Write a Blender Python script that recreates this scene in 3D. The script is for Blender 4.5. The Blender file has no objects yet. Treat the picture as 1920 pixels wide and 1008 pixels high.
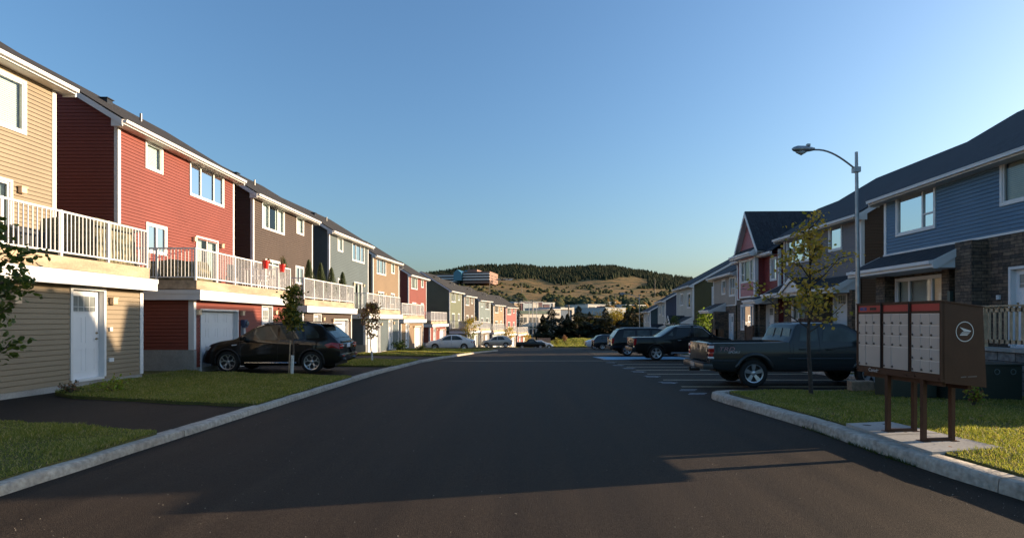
import bpy, bmesh, math, random
import numpy as np
from mathutils import Vector
R = math.radians
random.seed(7); rng = np.random.default_rng(7)
sc = bpy.context.scene; COL = sc.collection
# ---------------- camera, world, sun, exposure ----------------
F = 1030.0
cam = bpy.data.cameras.new('camera'); camo = bpy.data.objects.new('camera', cam); COL.objects.link(camo)
cam.sensor_width = 36; cam.lens = 36 * F / 1920; cam.shift_x = -18 / 1920; cam.shift_y = 95 / 1920
cam.clip_start = .1; cam.clip_end = 9000
camo.location = (0, 0, 1.75); camo.rotation_euler = (R(90), 0, 0); sc.camera = camo
SUN_EL, SUN_AZ = 13.0, 77.6            # azimuth clockwise from +Y
w = bpy.data.worlds.new("World"); sc.world = w; w.use_nodes = True
nt = w.node_tree; nt.nodes.clear()
sky = nt.nodes.new('ShaderNodeTexSky'); sky.sky_type = 'NISHITA'; sky.sun_disc = False
sky.sun_elevation = R(SUN_EL); sky.sun_rotation = R(SUN_AZ); sky.air_density = 1.35; sky.dust_density = 2.3; sky.ozone_density = 5.2
bg = nt.nodes.new('ShaderNodeBackground'); bg.inputs[1].default_value = .11
wo = nt.nodes.new('ShaderNodeOutputWorld'); nt.links.new(sky.outputs[0], bg.inputs[0]); nt.links.new(bg.outputs[0], wo.inputs[0])
sl = bpy.data.lights.new('sun', 'SUN'); so = bpy.data.objects.new('sun', sl); COL.objects.link(so)
sl.energy = 4.8; sl.angle = R(.5); sl.color = (1, .77, .52)
so.rotation_euler = (R(90 - SUN_EL), 0, R(180 - SUN_AZ)); so.location = (60, 12, 30)
sc.view_settings.view_transform = 'Standard'; sc.view_settings.look = 'None'; sc.view_settings.gamma = 1
sc.view_settings.use_curve_mapping = False; sc.view_settings.exposure = 1.2
sc.cycles.max_bounces = 5; sc.cycles.transparent_max_bounces = 10; sc.cycles.caustics_reflective = False; sc.cycles.caustics_refractive = False

# ---------------- materials ----------------
MC = {}
def mat(name, col, rough=.6, metal=0., var=.12, scale=3., bump=0., bscale=40., spec=.5, coat=0., col2=None, emit=None, stretch=None, fine=0., fscale=60.):
    if name in MC: return MC[name]
    m = bpy.data.materials.new(name); m.use_nodes = True; n = m.node_tree.nodes; l = m.node_tree.links
    p = n['Principled BSDF']; p.inputs['Roughness'].default_value = rough; p.inputs['Metallic'].default_value = metal
    p.inputs['Specular IOR Level'].default_value = spec; p.inputs['Coat Weight'].default_value = coat; p.inputs['Coat Roughness'].default_value = .05
    tc = n.new('ShaderNodeTexCoord'); mp = n.new('ShaderNodeMapping'); l.new(tc.outputs['Object'], mp.inputs[0])
    if stretch: mp.inputs['Scale'].default_value = stretch
    nz = n.new('ShaderNodeTexNoise'); nz.inputs['Scale'].default_value = scale; nz.inputs['Detail'].default_value = 6; l.new(mp.outputs[0], nz.inputs['Vector'])
    rp = n.new('ShaderNodeValToRGB'); l.new(nz.outputs[0], rp.inputs[0])
    c2 = col2 or tuple(c * (1 + var) for c in col); c1 = col if col2 else tuple(c * (1 - var) for c in col)
    rp.color_ramp.elements[0].position = .32; rp.color_ramp.elements[1].position = .68
    rp.color_ramp.elements[0].color = (*c1, 1); rp.color_ramp.elements[1].color = (*c2, 1)
    out = rp.outputs[0]
    if fine:
        nf = n.new('ShaderNodeTexNoise'); nf.inputs['Scale'].default_value = fscale; nf.inputs['Detail'].default_value = 3; l.new(tc.outputs['Object'], nf.inputs['Vector'])
        mr = n.new('ShaderNodeMapRange'); mr.inputs[1].default_value = .3; mr.inputs[2].default_value = .7; mr.inputs[3].default_value = 1 - fine; mr.inputs[4].default_value = 1 + fine
        l.new(nf.outputs[0], mr.inputs[0])
        mx = n.new('ShaderNodeMix'); mx.data_type = 'RGBA'; mx.blend_type = 'MULTIPLY'; mx.inputs[0].default_value = 1
        l.new(out, mx.inputs[6]); l.new(mr.outputs[0], mx.inputs[7]); out = mx.outputs[2]
    l.new(out, p.inputs['Base Color'])
    if bump:
        nb = n.new('ShaderNodeTexNoise'); nb.inputs['Scale'].default_value = bscale; nb.inputs['Detail'].default_value = 5; l.new(tc.outputs['Object'], nb.inputs['Vector'])
        b = n.new('ShaderNodeBump'); b.inputs['Strength'].default_value = bump; b.inputs['Distance'].default_value = .02
        l.new(nb.outputs[0], b.inputs['Height']); l.new(b.outputs[0], p.inputs['Normal'])
    if emit:
        p.inputs['Emission Color'].default_value = (*emit[0], 1); p.inputs['Emission Strength'].default_value = emit[1]
    MC[name] = m; return m
def brickmat(name, cols, mortar, bw, rh, ms=.01, rough=.8, bump=.5, off=.5, uvswap=False):
    m = bpy.data.materials.new(name); m.use_nodes = True; n = m.node_tree.nodes; l = m.node_tree.links
    p = n['Principled BSDF']; p.inputs['Roughness'].default_value = rough
    tc = n.new('ShaderNodeUVMap'); tc.uv_map = 'UVMap'
    mp = n.new('ShaderNodeMapping'); l.new(tc.outputs[0], mp.inputs[0])
    if uvswap: mp.inputs['Rotation'].default_value = (0, 0, R(90))
    nz = n.new('ShaderNodeTexNoise'); nz.inputs['Scale'].default_value = 2.2; nz.inputs['Detail'].default_value = 4; l.new(mp.outputs[0], nz.inputs['Vector'])
    ad = n.new('ShaderNodeMix'); ad.data_type = 'VECTOR'; ad.inputs[0].default_value = .025; l.new(mp.outputs[0], ad.inputs[4]); l.new(nz.outputs['Color'], ad.inputs[5])
    br = n.new('ShaderNodeTexBrick'); br.inputs['Scale'].default_value = 1; br.inputs['Brick Width'].default_value = bw; br.inputs['Row Height'].default_value = rh
    br.inputs['Mortar Size'].default_value = ms; br.inputs['Mortar Smooth'].default_value = .3; br.offset = off
    l.new(ad.outputs[1], br.inputs['Vector'])
    br.inputs['Color1'].default_value = (*cols[0], 1); br.inputs['Color2'].default_value = (*cols[1], 1); br.inputs['Mortar'].default_value = (*mortar, 1)
    n2 = n.new('ShaderNodeTexNoise'); n2.inputs['Scale'].default_value = 9; n2.inputs['Detail'].default_value = 6; l.new(tc.outputs[0], n2.inputs['Vector'])
    mr = n.new('ShaderNodeMapRange'); mr.inputs[1].default_value = .3; mr.inputs[2].default_value = .7; mr.inputs[3].default_value = .6; mr.inputs[4].default_value = 1.45; l.new(n2.outputs[0], mr.inputs[0])
    mx = n.new('ShaderNodeMix'); mx.data_type = 'RGBA'; mx.blend_type = 'MULTIPLY'; mx.inputs[0].default_value = 1
    l.new(br.outputs[0], mx.inputs[6]); l.new(mr.outputs[0], mx.inputs[7]); l.new(mx.outputs[2], p.inputs['Base Color'])
    sub = n.new('ShaderNodeMath'); sub.operation = 'SUBTRACT'; l.new(n2.outputs[0], sub.inputs[0]); l.new(br.outputs['Fac'], sub.inputs[1])
    b = n.new('ShaderNodeBump'); b.inputs['Strength'].default_value = bump; b.inputs['Distance'].default_value = .03; l.new(sub.outputs[0], b.inputs['Height']); l.new(b.outputs[0], p.inputs['Normal'])
    MC[name] = m; return m
def glassmat(name, tint=(.8, .9, .9), refl=1.0):
    m = bpy.data.materials.new(name); m.use_nodes = True; n = m.node_tree.nodes; l = m.node_tree.links; n.clear()
    o = n.new('ShaderNodeOutputMaterial'); mx = n.new('ShaderNodeMixShader'); t = n.new('ShaderNodeBsdfTransparent'); g = n.new('ShaderNodeBsdfGlossy')
    t.inputs[0].default_value = (*tint, 1); g.inputs['Roughness'].default_value = .01; g.inputs[0].default_value = (.95, .95, .95, 1)
    fr = n.new('ShaderNodeFresnel'); fr.inputs[0].default_value = 1.7
    mu = n.new('ShaderNodeMath'); mu.operation = 'MULTIPLY'; mu.inputs[1].default_value = refl; mu.use_clamp = True
    l.new(fr.outputs[0], mu.inputs[0]); l.new(mu.outputs[0], mx.inputs[0]); l.new(t.outputs[0], mx.inputs[1]); l.new(g.outputs[0], mx.inputs[2]); l.new(mx.outputs[0], o.inputs[0])
    MC[name] = m; return m
def leafmat(name, c1, c2, trans=.35):
    m = mat(name, c1, rough=.55, col2=c2, scale=1.7, spec=.3); n = m.node_tree.nodes; l = m.node_tree.links
    p = n['Principled BSDF']; o = n['Material Output']; t = n.new('ShaderNodeBsdfTranslucent'); mx = n.new('ShaderNodeMixShader'); mx.inputs[0].default_value = trans
    t.inputs[0].default_value = (c2[0] * 1.4, c2[1] * 1.5, c2[2] * .8, 1)
    l.new(p.outputs[0], mx.inputs[1]); l.new(t.outputs[0], mx.inputs[2]); l.new(mx.outputs[0], o.inputs[0]); return m

M_WHITE = mat('white_vinyl', (.66, .66, .66), .45, var=.03)
M_SOFFIT = mat('soffit', (.6, .57, .52), .6, var=.03)
M_ALU = mat('painted_rail', (.72, .71, .7), .4, var=.03)
M_ROOFL = brickmat('shingle_brown', ((.022, .019, .017), (.015, .0135, .012)), (.009, .008, .007), .3, .14, .006, .9, .4)
M_ROOFR = brickmat('shingle_charcoal', ((.026, .031, .038), (.016, .019, .025)), (.009, .01, .012), .3, .14, .006, .9, .4)
M_STONE = brickmat('ledge_stone', ((.17, .12, .08), (.06, .048, .04)), (.018, .015, .013), .36, .09, .007, .85, .8, .37)
M_BLOCK = brickmat('retaining_block', ((.17, .165, .16), (.1, .1, .1)), (.035, .034, .033), .45, .2, .012, .9, .6)
M_CONC = mat('concrete', (.3, .29, .27), .85, var=.18, scale=1.5, bump=.25, bscale=30, fine=.12, fscale=25)
M_KERB = mat('kerb_concrete', (.3, .26, .21), .85, col2=(.42, .38, .32), scale=1.6, bump=.7, bscale=26, fine=.3, fscale=14)
M_WOOD = mat('deck_lumber', (.36, .27, .18), .75, var=.3, scale=1.4, bump=.1, stretch=(3, .6, 3), fine=.12, fscale=20)
M_WOODG = mat('weathered_lumber', (.42, .31, .2), .8, var=.25, scale=4, fine=.15, fscale=30)
M_WOODF = mat('stained_fence', (.11, .055, .03), .8, var=.3, scale=4)
M_GLASS = glassmat('window_glass')
M_BLIND = mat('blind', (.72, .72, .68), .7, var=.04)
M_CURT = mat('curtain', (.5, .52, .5), .8, var=.1)
M_DARK = mat('interior_dark', (.02, .02, .022), .8)
M_LAMP = mat('lamp_box', (.7, .5, .32), .5, var=.05)
M_BLACKM = mat('black_metal', (.012, .012, .013), .35)
M_METAL = mat('galvanised', (.32, .33, .34), .4, metal=.7, var=.15, scale=6)
M_BRASS = mat('handle_metal', (.3, .24, .15), .3, metal=.9)
M_TRUNK = mat('bark', (.1, .075, .055), .9, var=.3, scale=12, bump=.4)
M_TRUNKD = mat('dark_bark', (.045, .035, .028), .9, var=.3, scale=12)

# ---------------- object helpers ----------------
def tag(o, label=None, cat=None, group=None, kind=None):
    if label: o['label'] = label
    if cat: o['category'] = cat
    if group: o['group'] = group
    if kind: o['kind'] = kind
    return o
def empty(name, loc, label=None, cat=None, group=None, rz=0):
    o = bpy.data.objects.new(name, None); o.empty_display_size = .3; COL.objects.link(o); o.location = loc; o.rotation_euler = (0, 0, rz)
    return tag(o, label, cat, group)
class MB:
    def __init__(s, tf=None): s.v = []; s.f = []; s.m = []; s.tf = tf
    def add(s, vs, fs, mi=0):
        b = len(s.v)
        for p in vs: s.v.append(tuple(s.tf(*p)) if s.tf else tuple(p))
        for f in fs: s.f.append([b + i for i in f]); s.m.append(mi)
        return s
    def box(s, x0, x1, y0, y1, z0, z1, mi=0):
        return s.add([(x0, y0, z0), (x1, y0, z0), (x1, y1, z0), (x0, y1, z0), (x0, y0, z1), (x1, y0, z1), (x1, y1, z1), (x0, y1, z1)],
                     [(0, 3, 2, 1), (4, 5, 6, 7), (0, 1, 5, 4), (1, 2, 6, 5), (2, 3, 7, 6), (3, 0, 4, 7)], mi)
    def bbox(s, x0, x1, y0, y1, z0, z1, b=.02, mi=0):   # box with chamfered edges
        bm = bmesh.new(); bmesh.ops.create_cube(bm, size=1)
        for v in bm.verts: v.co = Vector(((x0 + x1) / 2 + v.co.x * (x1 - x0), (y0 + y1) / 2 + v.co.y * (y1 - y0), (z0 + z1) / 2 + v.co.z * (z1 - z0)))
        bmesh.ops.bevel(bm, geom=bm.edges[:], offset=b, segments=2, affect='EDGES', profile=.6)
        bm.verts.index_update(); s.add([v.co[:] for v in bm.verts], [[v.index for v in f.verts] for f in bm.faces], mi); bm.free(); return s
    def quad(s, a, b, c, d, mi=0): return s.add([a, b, c, d], [(0, 1, 2, 3)], mi)
    def poly(s, pts, mi=0): return s.add(pts, [tuple(range(len(pts)))], mi)
    def prism(s, pts, d, mi=0):   # polygon of 3-D points extruded by vector d
        n = len(pts); q = [(p[0] + d[0], p[1] + d[1], p[2] + d[2]) for p in pts]
        return s.add(list(pts) + q, [tuple(range(n))[::-1], tuple(range(n, 2 * n))] + [(i, (i + 1) % n, n + (i + 1) % n, n + i) for i in range(n)], mi)
    def tube(s, pts, rs, n=8, mi=0, cap=True):
        if not hasattr(rs, '__len__'): rs = [rs] * len(pts)
        pts = [Vector(p) for p in pts]; vs = []; fs = []
        for i, p in enumerate(pts):
            d = (pts[min(i + 1, len(pts) - 1)] - pts[max(i - 1, 0)]).normalized()
            a = d.cross(Vector((0, 0, 1)) if abs(d.z) < .9 else Vector((0, 1, 0))).normalized(); b = d.cross(a)
            for k in range(n):
                t = 2 * math.pi * k / n; vs.append(tuple(p + (a * math.cos(t) + b * math.sin(t)) * rs[i]))
        for i in range(len(pts) - 1):
            for k in range(n): fs.append((i * n + k, i * n + (k + 1) % n, (i + 1) * n + (k + 1) % n, (i + 1) * n + k))
        if cap: fs.append(tuple(range(n))[::-1]); fs.append(tuple(range((len(pts) - 1) * n, len(pts) * n)))
        return s.add(vs, fs, mi)
    def lathe(s, prof, c, n=24, axis='y', mi=0):   # prof: (radius, along axis)
        vs = []; fs = []
        for r, a in prof:
            for k in range(n):
                t = 2 * math.pi * k / n; x, z = r * math.cos(t), r * math.sin(t)
                vs.append((c[0] + x, c[1] + a, c[2] + z) if axis == 'y' else (c[0] + x, c[1] + z, c[2] + a))
        for i in range(len(prof) - 1):
            for k in range(n): fs.append((i * n + k, i * n + (k + 1) % n, (i + 1) * n + (k + 1) % n, (i + 1) * n + k))
        return s.add(vs, fs, mi)
    def build(s, name, mats, parent=None, smooth=None, uv=False, origin=None, fixn=True):
        if not s.f: return None
        if not isinstance(mats, (list, tuple)): mats = [mats]
        o0 = Vector((0, 0, 0))
        if origin is not None: o0 = Vector(origin)
        me = bpy.data.meshes.new(name); me.from_pydata([tuple(Vector(v) - o0) for v in s.v], [], s.f)
        for m in mats: me.materials.append(m)
        me.polygons.foreach_set('material_index', s.m)
        if fixn:
            bm = bmesh.new(); bm.from_mesh(me); bmesh.ops.recalc_face_normals(bm, faces=bm.faces); bm.to_mesh(me); bm.free()
        if uv:
            ul = me.uv_layers.new(name='UVMap')
            for p in me.polygons:
                nx, ny, nz = p.normal
                for li in p.loop_indices:
                    c = me.vertices[me.loops[li].vertex_index].co
                    if abs(nz) > .45: ul.data[li].uv = (c.y, c.x * 1.15) if uv == 'roofx' else ((c.x, c.y * 1.15) if uv == 'roofy' else (c.x, c.y))
                    elif abs(nx) > abs(ny): ul.data[li].uv = (c.y, c.z)
                    else: ul.data[li].uv = (c.x, c.z)
        if smooth is not None:
            me.polygons.foreach_set('use_smooth', [True] * len(me.polygons)); me.set_sharp_from_angle(angle=R(smooth))
        ob = bpy.data.objects.new(name, me); COL.objects.link(ob)
        if parent is not None: ob.parent = parent
        elif origin is not None: ob.location = o0
        return ob
def npmesh(name, V, Fc, mats, mi=None, origin=(0, 0, 0)):
    me = bpy.data.meshes.new(name); V = np.asarray(V, dtype=np.float32) - np.array(origin, dtype=np.float32); Fc = np.asarray(Fc, dtype=np.int32); k = Fc.shape[1]
    me.vertices.add(len(V)); me.vertices.foreach_set('co', V.ravel()); me.loops.add(Fc.size); me.loops.foreach_set('vertex_index', Fc.ravel())
    me.polygons.add(len(Fc)); me.polygons.foreach_set('loop_start', np.arange(0, Fc.size, k, dtype=np.int32))
    for m in mats: me.materials.append(m)
    if mi is not None: me.polygons.foreach_set('material_index', np.asarray(mi, dtype=np.int32))
    me.update(); me.validate()
    o = bpy.data.objects.new(name, me); COL.objects.link(o); o.location = origin; return o
def text_geo(s, size=1.0):
    c = bpy.data.curves.new('t', 'FONT'); c.body = s; c.size = size; c.align_x = 'CENTER'; c.align_y = 'CENTER'
    o = bpy.data.objects.new('t', c); COL.objects.link(o); dg = bpy.context.evaluated_depsgraph_get(); dg.update()
    me = o.evaluated_get(dg).to_mesh(); vs = [tuple(v.co[:2]) for v in me.vertices]; fs = [tuple(p.vertices) for p in me.polygons]
    o.evaluated_get(dg).to_mesh_clear(); bpy.data.objects.remove(o); bpy.data.curves.remove(c); return vs, fs
def text_on(mb, s, size, at, dx, dz, mi=0, shear=0.):
    vs, fs = text_geo(s, size); at = Vector(at); dx = Vector(dx); dz = Vector(dz)
    mb.add([tuple(at + dx * (a + shear * b) + dz * b) for a, b in vs], fs, mi); return mb

# ---------------- ground heights ----------------
BY = [-60, 0, 8, 15, 20, 27, 31, 35, 41, 51, 56, 65, 80, 99, 112, 150, 220, 330, 450, 700, 1000, 1500]
BZ = [.4, 0, -.05, -.13, -.2, -.36, -.5, -.64, -.84, -1.14, -1.32, -1.68, -2.3, -3.5, -3.9, -4.6, -5.4, -2.0, 12, 36, 69, 150]
def base(y): return float(np.interp(y, BY[:15], BZ[:15]))
def lerp(a, b, t): return a + (b - a) * t
# ---------------- terrain ----------------
CREST_X = [600, 760, 830, 870, 900, 937, 983, 1008, 1050, 1087, 1125, 1150, 1171, 1212, 1254, 1285, 1400, 1700]
CREST_Y = [545, 520, 511, 502, 500, 499, 498, 503, 504, 502, 500, 500.5, 505, 511, 519, 523, 540, 566]
def hill_z(x, y):
    if y <= 220: return float(np.interp(y, BY, BZ)) 
    px = 978 + F * x / y
    zc = 1.75 + (599 - float(np.interp(px, CREST_X, CREST_Y))) * 1500 / F
    if y <= 1500:
        k = (zc + 4) / 154.
        z = float(np.interp(y, BY, BZ)); 
        if y > 330: z = z * lerp(1, k, min(1, (y - 330) / 700))
        z += 3.2 * math.sin(x * .013 + y * .004) * min(1, (y - 220) / 400) * (1 if y < 1200 else (1500 - y) / 300)
        return z
    return zc - (y - 1500) * .12
ys = list(np.arange(-60, 0, 10)) + list(np.arange(0, 120, 2.5)) + list(np.arange(120, 330, 15)) + list(np.arange(330, 1500, 22)) + [1500, 1560, 1700, 2000, 3000, 5000]
xs = sorted(set([-4000, -2500, -1500] + list(np.arange(-1000, 1001, 25)) + [1500, 2500, 4000]))
V = []; Fc = []
for yy in ys:
    for xx in xs:
        V.append((xx, yy, hill_z(xx, yy) - .12))
nx = len(xs)
for j in range(len(ys) - 1):
    for i in range(nx - 1): Fc.append((j * nx + i, j * nx + i + 1, (j + 1) * nx + i + 1, (j + 1) * nx + i))
def terrain_mat():
    m = bpy.data.materials.new('terrain'); m.use_nodes = True; n = m.node_tree.nodes; l = m.node_tree.links; p = n['Principled BSDF']; p.inputs['Roughness'].default_value = .95
    p.inputs['Specular IOR Level'].default_value = .1
    g = n.new('ShaderNodeTexCoord'); mp = n.new('ShaderNodeMapping'); mp.inputs['Scale'].default_value = (.016, .045, .01); l.new(g.outputs['Object'], mp.inputs[0])
    a = n.new('ShaderNodeTexNoise'); a.inputs['Scale'].default_value = 1.6; a.inputs['Detail'].default_value = 9; a.inputs['Roughness'].default_value = .65; l.new(mp.outputs[0], a.inputs['Vector'])
    r = n.new('ShaderNodeValToRGB'); l.new(a.outputs[0], r.inputs[0]); e = r.color_ramp.elements
    e[0].position = .38; e[0].color = (.03, .036, .014, 1); e[1].position = .47; e[1].color = (.085, .08, .028, 1)
    x = e.new(.52); x.color = (.34, .19, .08, 1); x = e.new(.57); x.color = (.1, .09, .03, 1); x = e.new(.64); x.color = (.26, .13, .055, 1)
    l.new(r.outputs[0], p.inputs['Base Color']); return m
tag(npmesh('hills', V, Fc, [terrain_mat()]), kind='structure')

# asphalt
def asphalt(name, c, big=.32):
    m = bpy.data.materials.new(name); m.use_nodes = True; n = m.node_tree.nodes; l = m.node_tree.links; p = n['Principled BSDF']
    g = n.new('ShaderNodeTexCoord'); mp = n.new('ShaderNodeMapping'); mp.inputs['Scale'].default_value = (1, .05, 1); l.new(g.outputs['Object'], mp.inputs[0])
    a = n.new('ShaderNodeTexNoise'); a.inputs['Scale'].default_value = 2.2; a.inputs['Detail'].default_value = 5; l.new(mp.outputs[0], a.inputs['Vector'])
    b = n.new('ShaderNodeTexNoise'); b.inputs['Scale'].default_value = 85; b.inputs['Detail'].default_value = 2; l.new(g.outputs['Object'], b.inputs['Vector'])
    b2 = n.new('ShaderNodeTexNoise'); b2.inputs['Scale'].default_value = 130; b2.inputs['Detail'].default_value = 3; l.new(g.outputs['Object'], b2.inputs['Vector'])
    r = n.new('ShaderNodeValToRGB'); l.new(a.outputs[0], r.inputs[0]); e = r.color_ramp.elements
    e[0].position = .3; e[0].color = (*[v * (1 - big) for v in c], 1); e[1].position = .7; e[1].color = (*[v * (1 + big) for v in c], 1)
    mr = n.new('ShaderNodeMapRange'); mr.inputs[1].default_value = .25; mr.inputs[2].default_value = .75; mr.inputs[3].default_value = .35; mr.inputs[4].default_value = 1.65; l.new(b.outputs[0], mr.inputs[0])
    mx = n.new('ShaderNodeMix'); mx.data_type = 'RGBA'; mx.blend_type = 'MULTIPLY'; mx.inputs[0].default_value = 1; l.new(r.outputs[0], mx.inputs[6]); l.new(mr.outputs[0], mx.inputs[7])
    l.new(mx.outputs[2], p.inputs['Base Color'])
    rr = n.new('ShaderNodeMapRange'); rr.inputs[3].default_value = .62; rr.inputs[4].default_value = .85; l.new(a.outputs[0], rr.inputs[0]); l.new(rr.outputs[0], p.inputs['Roughness'])
    p.inputs['Specular IOR Level'].default_value = .12
    bp = n.new('ShaderNodeBump'); bp.inputs['Strength'].default_value = .9; bp.inputs['Distance'].default_value = .012; l.new(b2.outputs[0], bp.inputs['Height']); l.new(bp.outputs[0], p.inputs['Normal'])
    return m
M_ASPH = asphalt('asphalt', (.036, .0265, .019)); M_ASPHD = asphalt('driveway_asphalt', (.028, .022, .017), .15)
def sheet(name, xa, xb, y0, y1, hf, m, step=1.5, kind='structure'):
    b = MB(); n = max(2, int((y1 - y0) / step) + 1); Y = np.linspace(y0, y1, n)
    for i in range(n - 1):
        ya, yb = Y[i], Y[i + 1]; k = 6; 
        for j in range(k):
            def P(y, t):
                x = lerp(xa(y), xb(y), t); return (x, y, hf(x, y))
            b.quad(P(ya, j / k), P(ya, (j + 1) / k), P(yb, (j + 1) / k), P(yb, j / k))
    return tag(b.build(name, m), kind=kind)
sheet('road', lambda y: -30, lambda y: 45, -50, 119, lambda x, y: base(y), M_ASPH)
KX = [(-50, -5.5), (0, -5.35), (8, -5.22), (19.4, -5.12), (27, -4.94), (34, -4.5), (40, -3.95), (44.8, -3.4), (48, -2.75), (50, -2.2)]
def kx(y): return float(np.interp(y, [k[0] for k in KX], [k[1] for k in KX]))
def lh(x, y):  # left driveway height
    t = max(0, min(1, (kx(y) - x) / 5.6)); return base(y) + .075 + .1 * t
sheet('driveway', lambda y: -30, lambda y: kx(y) - .12, -50, 50.2, lh, M_ASPHD)
M_GRASS = mat('grass_soil', (.075, .08, .025), .95, col2=(.13, .11, .04), scale=2.5, bump=.6, bscale=25, spec=.1, fine=.35, fscale=45)
LAWNS = []
def lawn(pts, hf, up=.06, n=1):
    """polygon lawn draped on hf + up with a skirt; subdivided along y"""
    bm = bmesh.new(); vs = [bm.verts.new((p[0], p[1], 0)) for p in pts]; bm.faces.new(vs)
    y0 = min(p[1] for p in pts); y1 = max(p[1] for p in pts); x0 = min(p[0] for p in pts); x1 = max(p[0] for p in pts)
    for yy in np.arange(math.ceil(y0), y1, 1.0 if y1 < 60 else 4): bmesh.ops.bisect_plane(bm, geom=bm.verts[:] + bm.edges[:] + bm.faces[:], plane_co=(0, yy, 0), plane_no=(0, 1, 0))
    for xx in np.arange(math.ceil(x0), x1, 1.5): bmesh.ops.bisect_plane(bm, geom=bm.verts[:] + bm.edges[:] + bm.faces[:], plane_co=(xx, 0, 0), plane_no=(1, 0, 0))
    r = bmesh.ops.extrude_face_region(bm, geom=bm.faces[:])
    top = set(v for v in r['geom'] if isinstance(v, bmesh.types.BMVert))
    for v in bm.verts:
        h = hf(v.co.x, v.co.y); v.co.z = h + up if v in top else h - .1
    bmesh.ops.recalc_face_normals(bm, faces=bm.faces)
    me = bpy.data.meshes.new('lawn'); bm.to_mesh(me); bm.free(); me.materials.append(M_GRASS)
    o = bpy.data.objects.new('lawn', me); COL.objects.link(o); tag(o, kind='structure'); LAWNS.append((pts, hf, up)); return o
def wob(a, b, n=8, amp=.07):  # wobbly edge between a and b
    out = []
    for i in range(n):
        t = i / n; out.append((lerp(a[0], b[0], t) + (random.uniform(-amp, amp) if i else 0), lerp(a[1], b[1], t) + (random.uniform(-amp, amp) if i else 0)))
    return out
def kp(y): return (kx(y) - .16, y)
lawn([(-12, -20), kp(-20), kp(0), kp(8.1)] + wob((kx(8.1) - .3, 8.28), (-8.4, 8.85)) + wob((-8.4, 8.85), (-12, 9.1)) + [(-12, 9.1)], lh)
lawn([kp(11.1), kp(14), kp(17.1)] + wob((kx(17.2) - .4, 17.3), (-10.9, 17.9)) + [(-10.9, 18.3), (-24, 18.3), (-24, 15.6), (-10.85, 15.6), (-10.85, 14.0), (-10.6, 12.9), (-10.45, 12.3)] + wob((-9.6, 11.75), (kx(11.1) - .3, 11.0)), lh)
lawn([kp(22.3), kp(27)] + wob((kx(27) - .2, 27.1), (-10.9, 26.9)) + [(-10.9, 27.6), (-24, 27.6), (-24, 25.4), (-10.8, 25.4), (-10.85, 22.6)] + wob((-10.6, 22.1), (kx(22.3) - .3, 22.1)), lh)
lawn([kp(33.2), kp(36.2), (-10.3, 37), (-24, 37), (-24, 34.8), (-10.7, 34.7)] + wob((-10.4, 33.4), (kx(33) - .2, 33.1)), lh)
lawn([kp(39.8), kp(44), kp(47), kp(49), (-2.35, 50.0), (-3, 50.3), (-9, 50.4), (-9.9, 48.2), (-20, 47.8), (-20, 44.5), (-10.0, 44.4), (-10.2, 40)], lambda x, y: lh(x, min(y, 50)))
for (a, b, c, d) in [(-8.6, -4.2, 55, 60), (-8.3, -3.4, 70, 75), (-5.5, -1, 84, 90), (0, 5.5, 100, 104)]:
    lawn([(b, c), (b + .6, d), (a, d + .3), (a - .5, c)], lambda x, y: base(y), .12)
lawn([(-60, 120), (-60, 112), (3.5, 112), (4.5, 108.5), (8, 107), (14, 108), (20, 112), (60, 112), (60, 120), (60, 140), (-60, 140)], lambda x, y: base(min(y, 112)) + .12 + max(0, 1.2 * math.exp(-((x - 13) / 7) ** 2 - ((y - 124) / 9) ** 2)), .1)
# right hand kerb, lawn, terraces
RKX = [(-50, 5.1), (0, 5.05), (5.4, 4.95), (6.2, 4.84), (8.1, 4.78), (9.3, 4.78), (11, 4.62), (12, 4.5), (12.8, 4.45), (13.2, 4.62), (13.42, 5.1)]
def rkx(y): return float(np.interp(y, [k[0] for k in RKX], [k[1] for k in RKX]))
rh = lambda x, y: base(y)
lawn([(rkx(-20) + .3, -20), (rkx(0) + .3, 0), (rkx(5.4) + .3, 5.4), (5.08, 8), (5.05, 9.3), (4.9, 11), (4.78, 12.4), (4.9, 12.95), (5.3, 13.1), (10.7, 13.1), (11.05, 13.1), (11.05, 9), (12, 9), (12, 4), (30, 4), (30, -20)], rh, .17)
lawn([(10.75, 13.1), (12.8, 13.1), (13.2, 20.2), (40, 20.2), (40, 21.9), (13.3, 22), (13.5, 29), (13.2, 48), (14.6, 60), (17, 80), (14.8, 80), (12.4, 60), (11, 46), (10.75, 30)], rh, .13)

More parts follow.
